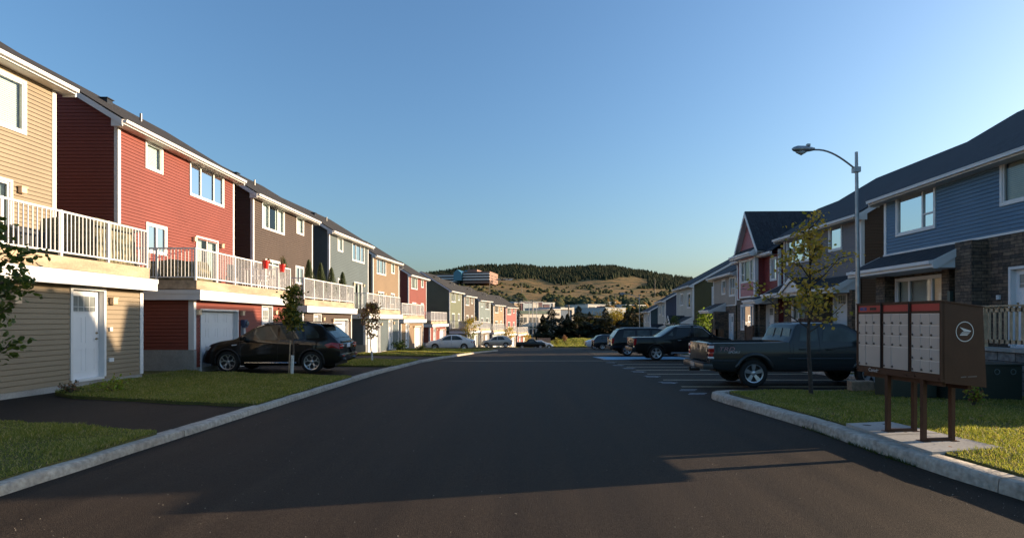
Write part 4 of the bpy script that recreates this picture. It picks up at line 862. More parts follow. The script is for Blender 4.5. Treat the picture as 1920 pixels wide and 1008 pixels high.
    def wheels(s, style='5', track=None):
        tr = (track or s.W - .03); wr = s.wr; rr = wr * (.66 if style != 'y' else .7)
        for xw in s.wh:
            for sg in (1, -1):
                b = MB(s.tf); yo = sg * tr; q = lambda r, a: (r, -sg * a)
                b.lathe([q(rr, .02), q(wr * .8, .0), q(wr - .03, .012), q(wr - .004, .035), q(wr, .07), q(wr, .17), q(wr - .02, .22), q(rr, .23)], (xw, yo, wr), 36)
                t = b.build('wheel', M_TYRE, s.root, smooth=40)
                b = MB(s.tf); b.lathe([q(rr + .005, .03), q(rr + .004, .012), q(rr - .02, .02), q(rr - .03, .06)], (xw, yo, wr), 36); b.lathe([q(rr - .03, .05), q(rr - .03, .2)], (xw, yo, wr), 36, mi=1)
                b.lathe([q(0, .02), q(.035, .022), q(.06, .03), q(.07, .06)], (xw, yo, wr), 16)
                N = 5
                def spoke(r0, r1, a0, a1, w0, w1, d0=.045, d1=.022):
                    pts = []
                    for (r, a, w_) in ((r0, a0, w0), (r1, a1, w1)):
                        ca, sa = math.cos(a), math.sin(a); pts.append((r * ca - w_ * sa, r * sa + w_ * ca)); pts.append((r * ca + w_ * sa, r * sa - w_ * ca))
                    (ax, az), (bx_, bz), (cx_, cz), (dx, dz) = pts; P = []
                    for (x, z, d) in ((ax, az, d0), (bx_, bz, d0), (dx, dz, d1), (cx_, cz, d1)): P.append((xw + x, yo - sg * d, wr + z))
                    b.add(P + [(p[0], p[1] - sg * .03, p[2]) for p in P], [(0, 1, 2, 3), (4, 5, 6, 7), (0, 1, 5, 4), (1, 2, 6, 5), (2, 3, 7, 6), (3, 0, 4, 7)])
                for i in range(N if style != 'm' else 10):
                    a = 2 * math.pi * i / (N if style != 'm' else 10) + math.pi / 2
                    if style == '5': spoke(.04, rr - .015, a, a, .035, .06)
                    elif style == 's': spoke(.04, rr - .015, a - .12, a - .12, .018, .02); spoke(.04, rr - .015, a + .12, a + .12, .018, .02)
                    elif style == 'y':
                        spoke(.04, rr * .58, a, a, .022, .03); spoke(rr * .55, rr - .012, a, a + .36, .019, .016, .035); spoke(rr * .55, rr - .012, a, a - .36, .019, .016, .035)
                    else: spoke(.04, rr - .015, a, a, .014, .016)
                b.build('rim', [M_RIM, M_PLAS], t, smooth=30)
                MB(s.tf).lathe([q(0, .1), q(rr - .03, .1)], (xw, yo, wr), 24).build('brake_disc', mat('brake_dark', (.03, .03, .032), .5), t)
    def mirror(s, x, z, m=None):
        for sg in (1, -1):
            b = MB(s.tf); y = s.y(x, z); b.bbox(x - .06, x + .07, sg * (y + .14) - .09, sg * (y + .14) + .09, z + .0, z + .15, .03); b.tube([(x, sg * y, z + .03), (x, sg * (y + .08), z + .04)], .02, 6)
            b.build('mirror', m or s.paint, s.root, smooth=40)
    def handle(s, xs_, z, m=None):
        for x in xs_:
            for sg in (1, -1): b = MB(s.tf); y = s.y(x, z) + .028; b.bbox(x - .09, x + .09, sg * y - .012, sg * y + .012, z - .013, z + .015, .006); b.tube([(x - .08, sg * (y - .03), z), (x - .08, sg * y, z)], .01, 5); b.tube([(x + .08, sg * (y - .03), z), (x + .08, sg * y, z)], .01, 5); b.build('handle', m or s.paint, s.root)
    def rear(s, name, y0, y1, z0, z1, m, d=.02, x=-.0, both=True, bev=.01):
        for sg in ((1, -1) if both else (1,)): b = MB(s.tf); b.bbox(x - d, x + .08, min(sg * y0, sg * y1), max(sg * y0, sg * y1), z0, z1, bev); o = b.build(name, m, s.root, smooth=40)
        return o
FACE_L, FACE_R = math.pi, 0.
g_l = 'vehicles parked along the left side'; g_r = 'vehicles parked nose-in on the right'
# black SUV in the red house driveway: nose toward the house (-X)
sY = 18.45; cz = lh(-8.6, sY + .9) + .01
c = Car('parked_suv', 'black luxury SUV parked nose-in at the garage of the bright red house', 'car', (-6.12, sY + .94, cz), FACE_L, 4.85, .965,
    [(0, .95), (.04, 1.02), (.16, 1.17), (.62, 1.6), (.7, 1.66), (.82, 1.7), (1.3, 1.745), (2.1, 1.75), (2.7, 1.69), (3.0, 1.6), (3.62, 1.2), (3.75, 1.16), (4.2, 1.1), (4.55, 1.0), (4.75, .86), (4.85, .6)],
    [(0, 1.0), (.3, 1.16), (1.2, 1.14), (3.6, 1.06), (3.9, 1.02), (4.6, .85), (4.85, .55)], .3, (.98, 3.9), .385, P_BLACK, k=.34, group=g_l, arch=.045, sc_=.97, fe=.95, fa=.2, re=.4, ra=.07)
c.flare(M_PLAS, .035); c.wheels('y')
c.patch('window', [(2.18, 1.15), (3.35, 1.13), (3.42, 1.2), (2.98, 1.52), (2.66, 1.62), (2.2, 1.66)], M_CG); c.patch('window', [(1.28, 1.18), (2.1, 1.16), (2.12, 1.66), (1.4, 1.66)], M_CG); c.patch('window', [(.72, 1.22), (1.2, 1.19), (1.3, 1.64), (1.12, 1.64), (.95, 1.58), (.75, 1.35)], M_CG)
c.topglass('windscreen', 3.04, 3.6); c.topglass('rear_window', .2, .58, .12)
c.seam([[(3.5, 1.12), (3.42, .8), (3.42, .42), (2.16, .42), (2.14, 1.14)], [(2.16, .42), (1.42, .42), (1.22, .8), (1.24, 1.14)]]); c.strip('side_moulding', [(1.5, .36), (3.3, .36)], .014, M_CHR, .012); c.strip('roof_rail', [(.9, 1.7), (1.3, 1.77), (2.2, 1.775), (2.75, 1.7)], .018, M_BLACKM, -.06)
c.mirror(3.3, 1.13); c.handle((2.38, 1.5), 1.02)
b = MB(c.tf); b.bbox(.42, .8, -.62, .62, 1.665, 1.7, .015); b.build('spoiler', P_BLACK, c.root)
for sg in (1, -1): b = MB(c.tf); b.bbox(-.02, .03, min(sg * .62, sg * .92), max(sg * .62, sg * .9), .84, 1.02, .012); b.build('taillight', M_RED, c.root)
c.patch('taillight', [(.01, 1.03), (.3, 1.06), (.52, .98), (.42, .88), (.01, .83)], M_RED, .012); c.rear('tailgate', -.6, .6, .66, 1.1, P_BLACK, .012, .04, False, .02)

for sg in (1, -1): b = MB(c.tf); b.bbox(-.026, .0, min(sg * .5, sg * .9), max(sg * .5, sg * .9), .925, .95, .004); b.build('reverse_light', M_CLR, c.root)
c.rear('licence_plate', -.16, .16, .86, 1.0, M_PLATE, .025, both=False); c.rear('bumper', -.9, .9, .42, .66, P_BLACK, .09, .03, False, .04); c.rear('reflector', .62, .82, .58, .61, M_RED, .1)
for sg in (1, -1): b = MB(c.tf); b.lathe([(.045, -.0), (.05, -.0), (.05, .1)], (0, 0, 0), 10) if False else b.tube([(-.1, sg * .6, .47), (.1, sg * .6, .47)], .05, 10); b.build('exhaust', M_CHR, c.root)
for sg in (1, -1): b = MB(c.tf); b.bbox(4.5, 4.72, min(sg * .55, sg * .84), max(sg * .55, sg * .84), .78, .92, .03); b.build('headlight', M_CLR, c.root)
for sg in (1, -1): b = MB(c.tf); b.add([(x, sg * (c.y(x, z) + .01), z) for x, z in [(3.55, 1.0), (3.75, .98), (3.74, .95), (3.58, .965)]], [(0, 1, 2, 3)]); b.build('side_repeater', M_CLR, c.root)
# white sedan
cz = lh(-6.5, 50) - .05
c = Car('parked_sedan', 'white four-door sedan parked across the verge on the left', 'car', (-4.45, 51.9, base(51.4) + .06), FACE_L, 4.5, .875,
    [(0, .86), (.06, .93), (.25, .99), (.5, 1.02), (.7, 1.1), (1.25, 1.36), (1.7, 1.43), (2.2, 1.43), (2.6, 1.36), (3.35, 1.0), (3.55, .93), (4.0, .85), (4.3, .74), (4.5, .5)],
    [(0, .82), (.5, .93), (2.5, .9), (3.4, .86), (4.2, .7), (4.5, .45)], .24, (.9, 3.6), .31, P_WHITE, k=.36, group=g_l, arch=.04, fe=.8, fa=.18)
c.wheels('s'); c.patch('window', [(2.12, .95), (3.1, .93), (2.66, 1.22), (2.35, 1.33), (2.12, 1.36)], M_CG); c.patch('window', [(1.0, .98), (2.04, .95), (2.04, 1.36), (1.6, 1.34), (1.28, 1.22)], M_CG); c.topglass('windscreen', 2.7, 3.3); c.topglass('rear_window', .74, 1.22)
c.seam([[(3.2, .9), (3.12, .6), (3.1, .32), (2.08, .32), (2.08, .92)], [(2.08, .32), (1.4, .32), (1.2, .6), (1.12, .93)]]); c.handle((2.3, 1.35), .8); c.mirror(2.95, .93); c.rear('taillight', .5, .82, .66, .86, M_RED, .012, .0); c.rear('licence_plate', -.16, .16, .62, .76, M_PLATE, .015, both=False)
for sg in (1, -1): b = MB(c.tf); b.add([(x, sg * (c.y(x, z) + .008), z) for x, z in [(0, .84), (.28, .86), (.24, .72), (0, .66)]], [(0, 1, 2, 3)]); b.build('taillight_side', M_RED, c.root)
# silver crossover
c = Car('parked_crossover', 'pale silver crossover parked beyond the white sedan', 'car', (-1.4, 81, base(80) + .03), FACE_L, 4.6, .92,
    [(0, .95), (.05, 1.05), (.25, 1.2), (.7, 1.56), (1.3, 1.66), (2.1, 1.66), (2.7, 1.52), (3.35, 1.12), (3.6, 1.06), (4.1, .98), (4.4, .86), (4.6, .5)], [(0, .95), (.6, 1.06), (3.3, .98), (4.2, .82), (4.6, .5)], .28, (.9, 3.7), .35, P_SILVER, k=.32, group=g_l)
c.wheels('5'); c.patch('window', [(2.2, 1.06), (3.1, 1.04), (2.65, 1.42), (2.2, 1.56)], M_CG); c.patch('window', [(1.0, 1.12), (2.1, 1.07), (2.1, 1.56), (1.4, 1.55)], M_CG); c.topglass('windscreen', 2.75, 3.3); c.topglass('rear_window', .3, .68); c.rear('taillight', .55, .86, .85, 1.05, M_RED, .02); c.seam([[(3.2, .95), (3.15, .4), (2.15, .4), (2.15, 1.05)]]); c.handle((2.4, 1.5), .95)
for sg in (1, -1): b = MB(c.tf); b.add([(x, sg * (c.y(x, z) + .008), z) for x, z in [(0, 1.06), (.32, 1.08), (.3, .96), (0, .86)]], [(0, 1, 2, 3)]); b.build('taillight_side', M_RED, c.root)
# black pickup, nose to the right
c = Car('parked_pickup', 'small black pickup facing right at the far end of the street', 'pickup truck', (-1.05, 99.9, base(99) + .03), FACE_R, 5.5, .93,
    [(0, 1.15), (1.95, 1.17), (1.98, 1.2), (2.1, 1.6), (2.4, 1.76), (3.2, 1.76), (3.75, 1.3), (3.95, 1.2), (4.9, 1.12), (5.3, 1.0), (5.5, .6)], [(0, 1.12), (1.9, 1.12), (3.9, 1.08), (5.2, .95), (5.5, .55)], .4, (1.15, 4.45), .37, P_BLACK, bed=(.08, 1.9), group=g_l)
c.wheels('5'); c.patch('window', [(2.3, 1.18), (3.55, 1.15), (3.15, 1.6), (2.35, 1.62)], M_CG); c.topglass('windscreen', 3.25, 3.72, m=M_CLR); c.rear('taillight', .75, .9, .85, 1.08, M_RED, .02); c.seam([[(3.7, 1.1), (3.68, .5), (2.2, .5), (2.2, 1.12)]])
c = Car('parked_hatchback', 'white hatchback mostly hidden behind the small black pickup', 'car', (1.9, 104.5, base(104) + .03), FACE_R, 4.1, .85,
    [(0, .95), (.1, 1.1), (.5, 1.4), (1.9, 1.45), (2.9, 1.0), (3.6, .85), (4.1, .5)], [(0, .9), (2.9, .88), (3.8, .7), (4.1, .5)], .25, (.75, 3.3), .31, P_WHITE, group=g_l)
c.wheels('5'); c.patch('window', [(.6, .95), (2.6, .93), (1.9, 1.3), (.8, 1.32)], M_CG); c.topglass('windscreen', 1.98, 2.8); c.rear('taillight', .5, .8, .7, .9, M_RED, .02)
# graphite pickup, right foreground
py_ = 15.2
c = Car('parked_pickup', 'graphite grey extended-cab pickup parked beside the yellowing maple', 'pickup truck', (5.22, py_ + .93, base(15.6) + .01), FACE_R, 5.55, .945,
    [(0, 1.2), (.1, 1.235), (2.22, 1.26), (2.26, 1.27), (2.31, 1.5), (2.4, 1.75), (2.55, 1.79), (3.3, 1.8), (3.8, 1.76), (4.1, 1.6), (4.56, 1.27), (4.62, 1.2), (5.2, 1.12), (5.45, 1.0), (5.55, .65)],
    [(0, 1.17), (2.1, 1.2), (3.5, 1.2), (4.5, 1.15), (5.2, 1.02), (5.55, .6)], .48, (1.23, 4.5), .39, P_GREY, k=.21, bed=(.09, 2.18), group=g_r, arch=.115, re=.12, ra=.03, bedd=.5)
c.flare(mat('flare_graphite', (.018, .022, .024), .38, metal=.2, coat=.3), .06, -35, 215); c.wheels('5', track=.9)
c.patch('window', [(2.48, 1.29), (3.0, 1.285), (3.0, 1.67), (2.56, 1.67)], M_CG, .008); c.patch('window', [(3.12, 1.28), (4.28, 1.25), (4.2, 1.36), (3.86, 1.6), (3.7, 1.66), (3.2, 1.67)], M_CG, .008)
c.topglass('windscreen', 4.05, 4.48); b = MB(c.tf); b.bbox(2.14, 2.17, -.66, .66, 1.3, 1.62, .01); b.add([(2.175, -.68, 1.3), (2.175, .68, 1.3), (2.33, .62, 1.66), (2.33, -.62, 1.66)], [(0, 1, 2, 3)])
b = MB(c.tf); b.add([(2.255, -.74, 1.3), (2.255, .74, 1.3), (2.34, .68, 1.64), (2.34, -.68, 1.64)], [(0, 1, 2, 3)]); b.build('rear_window', mat('cab_glass', (.12, .11, .1), .06, metal=.4, var=.4, scale=3), c.root)
b = MB(c.tf)
for y_ in (-.24, .24): b.tube([(2.25, y_, 1.3), (2.335, y_ * .92, 1.64)], .015, 5)
b.build('window_divider', M_PLAS, c.root)
c.seam([[(2.21, 1.22), (2.21, .56)], [(3.04, 1.72), (3.04, .6), (2.3, .6)], [(4.42, 1.2), (4.3, .9), (4.2, .56), (3.04, .56)], [(2.3, 1.22), (2.3, .6)]], .008)
c.strip('side_moulding', [(2.14, .8), (3.95, .8)], .02, P_GREY, .004); c.strip('side_moulding', [(.05, .74), (.7, .74)], .02, P_GREY, 0); c.handle((3.3, 2.55), 1.06, M_PLAS); c.mirror(4.15, 1.2)
b = MB(c.tf); b.bbox(-.035, .05, -.78, .78, .72, 1.23, .03); b.build('tailgate', P_GREY, c.root, smooth=30)
b = MB(c.tf); b.bbox(-.045, -.02, -.07, .07, 1.06, 1.17, .01); b.build('tailgate_handle', M_PLAS, c.root)
for sg in (1, -1): b = MB(c.tf); b.bbox(-.03, .11, min(sg * .8, sg * (c.w(.05) + .005)), max(sg * .8, sg * (c.w(.05) + .005)), .98, 1.17, .015, 0); b.bbox(-.03, .1, min(sg * .8, sg * (c.w(.05) + .004)), max(sg * .8, sg * (c.w(.05) + .004)), .86, .98, .01, 0); b.bbox(-.034, .104, min(sg * .8, sg * (c.w(.05) + .007)), max(sg * .8, sg * (c.w(.05) + .007)), .8, .86, .01, 1); b.bbox(-.034, .1, min(sg * .8, sg * (c.w(.05) + .007)), max(sg * .8, sg * (c.w(.05) + .007)), 1.08, 1.16, .01, 1); b.build('taillight', [M_RED, M_CLR], c.root, smooth=30)
b = MB(c.tf); b.bbox(-.2, .1, -.93, .93, .5, .66, .03, 0); b.bbox(-.17, .05, -.85, .85, .66, .69, .01, 1); b.build('bumper', [mat('bumper_grey', (.06, .065, .07), .35, metal=.5), M_PLAS], c.root, smooth=30)
b = MB(c.tf); b.bbox(-.215, -.19, -.17, .17, .53, .66, .005); b.build('licence_plate', mat('plate_dim', (.35, .34, .32), .4), c.root); b = MB(c.tf); b.box(-.3, -.0, -.035, .035, .4, .46); b.box(-.3, -.26, -.03, .03, .46, .52); b.build('tow_hitch', M_BLACKM, c.root)
b = MB(c.tf); wp = mat('decal_white', (.5, .5, .52), .4); yy = -(c.y(.5, 1.02) + .006)
text_on(b, 'TRD', .155, (.46, yy, 1.06), (1.5, 0, 0), (0, 0, 1), 1, .25); text_on(b, 'SPORT', .085, (.66, yy, .975), (1.3, 0, 0), (0, 0, 1), 0, .25)
b.build('decal', [wp, mat('decal_rose', (.36, .2, .22), .4)], c.root, fixn=False)
b = MB(c.tf); text_on(b, '4x4', .07, (-.038, -.6, .78), (0, -1, 0), (0, 0, 1)); b.build('badge', M_CHR, c.root, fixn=False)
# black pickup with cab fairing
c = Car('parked_pickup', 'large black crew-cab pickup with sloped sail panels behind the cab', 'pickup truck', (6.15, 30.9, base(30.6) + .01), FACE_R, 5.65, .995,
    [(0, 1.22), (.1, 1.26), (1.3, 1.28), (1.5, 1.33), (2.0, 1.66), (2.25, 1.84), (2.6, 1.92), (3.4, 1.93), (3.85, 1.84), (4.45, 1.36), (4.6, 1.28), (5.2, 1.2), (5.5, 1.08), (5.65, .65)],
    [(0, 1.18), (3.0, 1.22), (4.5, 1.2), (5.3, 1.05), (5.65, .6)], .42, (1.2, 4.5), .41, P_BLACK, k=.25, group=g_r, arch=.07)
c.wheels('5'); c.flare(M_PLAS, .03); c.patch('window', [(2.25, 1.32), (3.1, 1.31), (3.1, 1.8), (2.4, 1.8)], mat('dark_glass', (.01, .01, .012), .08)); c.patch('window', [(3.25, 1.31), (4.2, 1.29), (3.72, 1.74), (3.25, 1.8)], M_CG); c.topglass('windscreen', 3.9, 4.42); c.patch('window', [(1.85, 1.36), (2.12, 1.34), (2.1, 1.6)], M_CG, .008)
c.strip('window_trim', [(2.35, 1.84), (3.1, 1.84)], .02, M_CLR, .0); c.strip('window_trim', [(3.25, 1.84), (3.75, 1.78), (4.25, 1.33)], .018, M_CLR, .005); c.strip('side_step', [(2.0, .42), (3.9, .42)], .035, M_METAL, .02); c.handle((2.45, 3.5), 1.1, M_CHR); c.mirror(4.1, 1.3)
c.seam([[(3.18, 1.85), (3.18, .6)], [(2.15, 1.25), (2.15, .6), (3.18, .5), (4.2, .5), (4.3, 1.2)]])
for sg in (1, -1): b = MB(c.tf); b.bbox(-.03, .12, min(sg * .82, sg * (c.w(.05) + .006)), max(sg * .82, sg * (c.w(.05) + .006)), .84, 1.2, .015); b.build('taillight', M_RED, c.root)
c.rear('tailgate', -.76, .76, .78, 1.24, mat('gate_reflect', (.09, .07, .05), .25, metal=.3), .035, .0, False, .03); c.rear('bumper', -.97, .97, .48, .72, M_BLACKM, .14, .0, False, .04); c.rear('tailgate_handle', -.12, .12, 1.0, 1.1, M_PLAS, .05, .0, False); c.strip('roof_rail', [(2.5, 1.97), (3.5, 1.97)], .018, M_BLACKM, -.1)
# black full size SUV
c = Car('parked_suv', 'big black SUV partly hidden behind the black crew-cab pickup', 'car', (6.2, 38.6, base(38) + .01), FACE_R, 5.2, .99,
    [(0, 1.05), (.06, 1.2), (.42, 1.72), (.55, 1.84), (1.0, 1.9), (3.2, 1.9), (3.6, 1.8), (4.1, 1.35), (4.25, 1.25), (4.9, 1.15), (5.2, .7)], [(0, 1.1), (4.1, 1.18), (5.0, 1.0), (5.2, .6)], .38, (1.05, 4.1), .4, P_BLACK, k=.22, group=g_r)
c.wheels('5'); c.patch('window', [(.75, 1.25), (1.6, 1.25), (1.6, 1.74), (.85, 1.74)], M_CG); c.patch('window', [(1.75, 1.25), (2.6, 1.25), (2.6, 1.76), (1.75, 1.76)], M_CG); c.patch('window', [(2.75, 1.25), (3.8, 1.25), (3.4, 1.7), (2.75, 1.76)], M_CG); c.topglass('rear_window', .12, .42, .06, m=mat('pale_glass', (.3, .33, .36), .08)); c.topglass('windscreen', 3.65, 4.1)
for sg in (1, -1): b = MB(c.tf); b.bbox(-.02, .14, min(sg * .8, sg * (c.w(.05) + .006)), max(sg * .8, sg * (c.w(.05) + .006)), .85, 1.22, .015); b.build('taillight', M_RED, c.root)
c.rear('bumper', -.97, .97, .45, .68, M_PLAS, .14, .0, False, .04); c.rear('licence_plate', -.16, .16, .76, .9, M_PLATE, .03, .0, False); c.strip('roof_rail', [(.8, 1.93), (3.1, 1.93)], .02, M_METAL, -.1); c.seam([[(1.68, 1.8), (1.68, .6)], [(2.68, 1.8), (2.68, .5)]])
# midnight wagon
c = Car('parked_wagon', 'midnight blue wagon parked farthest back on the right', 'car', (7.35, 56.9, base(56) + .01), FACE_R, 4.7, .9,
    [(0, .9), (.05, 1.0), (.45, 1.42), (.9, 1.5), (2.5, 1.5), (2.9, 1.42), (3.5, 1.05), (4.2, .92), (4.7, .5)], [(0, .92), (3.4, .94), (4.3, .8), (4.7, .5)], .27, (.9, 3.75), .33, P_NAVY, k=.3, group=g_r)
c.wheels('m'); c.patch('window', [(.7, 1.04), (1.6, 1.02), (1.6, 1.38), (.85, 1.36)], M_CG); c.patch('window', [(1.7, 1.02), (3.1, 1.0), (2.7, 1.34), (1.7, 1.38)], mat('teal_glass', (.12, .16, .15), .08)); c.rear('taillight', .55, .85, .78, .98, M_RED, .02); c.topglass('rear_window', .1, .42); c.topglass('windscreen', 2.95, 3.45); c.strip('roof_rail', [(.8, 1.52), (2.4, 1.52)], .015, M_METAL, -.06)
c = Car('parked_sedan', 'white sedan just showing behind the midnight wagon', 'car', (7.2, 61.9, base(61) + .01), FACE_R, 4.5, .86,
    [(0, .8), (.3, .95), (.6, 1.0), (1.2, 1.38), (2.3, 1.42), (3.2, 1.0), (4.1, .82), (4.5, .5)], [(0, .8), (3.2, .86), (4.2, .7), (4.5, .45)], .24, (.9, 3.6), .31, P_WHITE, k=.34, group=g_r)
c.wheels('5'); c.patch('window', [(1.1, .97), (2.95, .93), (2.2, 1.32), (1.4, 1.3)], M_CG); c.rear('taillight', .5, .8, .62, .78, M_RED, .02); c.topglass('windscreen', 2.4, 3.1); c.topglass('rear_window', .7, 1.15)
# ---------------- community mailbox ----------------
M_BR = mat('mailbox_brown', (.066, .03, .018), .5, spec=.25, var=.1, scale=5, fine=.05, fscale=40); M_MB = mat('mailbox_door', (.44, .4, .355), .38, metal=.15, var=.04, scale=3); M_MR = mat('mailbox_red', (.42, .03, .025), .45, var=.06)
A = Vector((5.3, 6.92, 0)); T = Vector((-.081, .997, 0)).normalized(); N = Vector((T.y, -T.x, 0))   # T along the front toward the far end, N backwards
zb0 = base(7.5) + .19
ro = Vector((5.75, 7.9, zb0)); root = empty('community_mailbox', ro, 'brown and grey community mailbox with three banks of locked compartments, on steel legs', 'mailbox')
def mf(u, d, z): p = A + T * u + N * d; return (p.x - ro.x, p.y - ro.y, z - ro.z)
LB = 1.54; DP = .55; zt_, zbot = 1.98, .95
b = MB(mf)   # cabinet shell: front slightly leaning, deeper at the top
prof = [(.0, zbot + .12), (.03, zbot), (DP + .05, zbot - .06), (DP, zt_ - .07), (0, zt_)]
for (u0, u1) in ((0, .018), (LB - .018, LB)): b.prism([(u0, d, z) for d, z in prof], (0, 0, 0)) if False else b.add([(u, d, z) for u in (u0, u1) for d, z in prof], [(0, 1, 2, 3, 4), (5, 6, 7, 8, 9)] + [(i, (i + 1) % 5, 5 + (i + 1) % 5, 5 + i) for i in range(5)])
b.add([(u, d, z) for u in (.018, LB - .018) for d, z in [(.03, zbot + .02), (DP + .03, zbot - .04), (DP - .01, zt_ - .08), (.03, zt_ - .01)]], [(0, 1, 2, 3), (4, 5, 6, 7), (0, 1, 5, 4), (1, 2, 6, 5), (2, 3, 7, 6), (3, 0, 4, 7)])
b.box(-.012, LB + .012, -.02, DP + .0, zt_ - .0, zt_ + .012) if False else b.add([(u, d, z) for u in (-.012, LB + .012) for d, z in [(-.022, zt_), (DP + .012, zt_ - .075), (DP + .012, zt_ - .06), (-.022, zt_ + .016)]], [(0, 1, 2, 3), (4, 5, 6, 7), (0, 1, 5, 4), (1, 2, 6, 5), (2, 3, 7, 6), (3, 0, 4, 7)])
b.build('cabinet', M_BR, root)
b = MB(mf)
MW = LB / 3; bank = [(0, 5, 'small'), (1, 4, 'mixed'), (2, 4, 'mixed')]
for k in range(3):
    a, c = k * MW, (k + 1) * MW
    for (u0, u1) in ((a, a + .022), (c - .022, c)): b.box(u0, u1, -.02 + (.006 if k == 1 else 0), .03, zbot + .1, zt_ + .005)
    b.box(a + .022, c - .022, -.012, .03, zt_ - .02, zt_ + .002); b.box(a + .022, c - .022, -.012, .03, zt_ - .145, zt_ - .115)
b.box(.0, LB, -.016, .03, zbot + .015, zbot + .105); b.build('frame', M_BR, root)
b = MB(mf)
for k in range(3): a = k * MW; b.box(a + .024, a + MW - .024, -.006, .03, zt_ - .114, zt_ - .022)
b.build('header_panel', M_MR, root)
b = MB(mf)
for k in (1, 2): b.box(k * MW - .006, k * MW + .006, -.03, -.019, zbot + .1, zt_ + .018); b.box(k * MW - .006, k * MW + .006, -.024, DP + .01, zt_ - .07, zt_ - .06)
b.build('module_gap', M_PLAS, root)
dz0, dz1 = zbot + .115, zt_ - .15; H = dz1 - dz0
for k, rows, ty in bank:
    a, c = k * MW + .024, (k + 1) * MW - .024; b = MB(mf); kb = MB(mf); bz = MB(mf); bz.box(a, c, -.004, .02, dz0 - .004, dz1 + .004)
    def cell(u0, u1, z0, z1, kl=True):
        b.bbox(u0 + .006, u1 - .006, -.01, .0, z0 + .006, z1 - .006, .003); x = u1 - .022; z = z0 + .028; kb.lathe([(0, -.022), (.012, -.022), (.015, -.015), (.015, -.008)], (x, 0, z), 10)
    cw = (c - a) / 3
    if ty == 'small':
        for r in range(5):
            for j in range(3): cell(a + j * cw, a + (j + 1) * cw, dz0 + r * H / 5, dz0 + (r + 1) * H / 5)
    else:
        hs = H * .2
        for r in range(3):
            for j in range(3): cell(a + j * cw, a + (j + 1) * cw, dz1 - (r + 1) * hs, dz1 - r * hs)
        cell(a, a + cw * 2, dz0, dz1 - 3 * hs); cell(a + cw * 2, c, dz0, dz1 - 3 * hs)
    bz.build('door_bank', M_BR if False else mat('door_gap', (.62, .6, .57), .4, metal=.3, var=.03), root); d = b.build('compartment_door', M_MB, root); kb.build('lock', mat('lock_metal', (.12, .11, .1), .35, metal=.6), d, smooth=40)
# legs: two U frames
for u in (.34, .97):
    b = MB(mf); d0, d1 = .04, .44
    for d in (d0, d1): b.box(u - .028, u + .028, d - .026, d + .026, zb0, zbot + (.05 if d == d0 else .0))
    b.box(u - .028, u + .028, d0 + .03, d1 - .03, zb0 + .004, zb0 + .045); b.box(u - .07, u + .07, d0 - .05, d0 + .05, zb0, zb0 + .012); b.box(u - .07, u + .07, d1 - .05, d1 + .05, zb0, zb0 + .012); b.build('leg_frame', M_BR, root)
b = MB(mf); b.box(.06, LB - .06, .06, .1, zbot - .05, zbot + .02); b.box(.06, LB - .06, .4, .45, zbot - .09, zbot - .02)
for u in (.02, .4, .55, 1.06, 1.5): b.lathe([(0, -.03), (.01, -.03), (.012, -.016)], (u + .02, 0, zbot + .05), 8)
b.build('mounting_rail', M_BR, root)
# emblem on the near side panel
b = MB(); MWm = mat('emblem_white', (.7, .68, .64), .5); c0 = Vector(mf(-.004, .3, 1.6)); ex, ez = N * .95, Vector((0, 0, 1)); nn = -T
ring = []
for k in range(48): t = 2 * math.pi * k / 48; ring.append((math.cos(t), math.sin(t)))
vs = [tuple(c0 + ex * x * r + ez * z * r) for r in (.118, .128) for x, z in ring]; b.add(vs, [(i, (i + 1) % 48, 48 + (i + 1) % 48, 48 + i) for i in range(48)])
S_ = .115
for poly in ([(-.62, .5), (.8, .08), (.72, -.03), (-.1, .02)], [(-.3, -.05), (.66, -.08), (.6, -.14), (-.42, -.13)], [(-.45, -.18), (.56, -.19), (.5, -.25), (-.56, -.27)], [(-.6, -.32), (.42, -.3), (.3, -.42), (-.6, -.42)]): b.poly([tuple(c0 + ex * x * S_ + ez * z * S_) for x, z in poly])
b.build('emblem', MWm, root, fixn=False)
b = MB(); c1 = Vector(mf(-.004, .36, 1.03)); b.poly([tuple(c1 + ex * x + ez * z) for x, z in [(-.12, 0), (-.04, .008), (-.04, -.006), (-.12, -.012)]]); b.poly([tuple(c1 + ex * x + ez * z) for x, z in [(-.02, .004), (.11, .01), (.11, -.002), (-.02, -.006)]]); b.build('scuff', mat('scuff', (.2, .17, .15), .7), root, fixn=False)
b = MB(); text_on(b, 'Canada', .07, mf(LB - .36, -.019, zbot + .058), -T, (0, 0, 1)); b.build('wordmark', MWm, root, fixn=False)
b = MB(mf); u = LB - .13
b.box(LB - .2, LB - .06, -.0085, -.006, zt_ - .095, zt_ - .045); b.build('header_badge', mat('badge_blue', (.04, .05, .2), .5), root); b = MB(mf); b.box(LB - .345, LB - .27, -.0085, -.006, zt_ - .09, zt_ - .05)
b.box(LB - .4, LB - .35, -.0085, -.006, zt_ - .09, zt_ - .05); b.build('header_slot', M_PLAS, root); b = MB(mf); b.box(LB - .155, LB - .135, -.01, -.0085, zt_ - .08, zt_ - .06); b.build('badge_mark', M_MR, root)
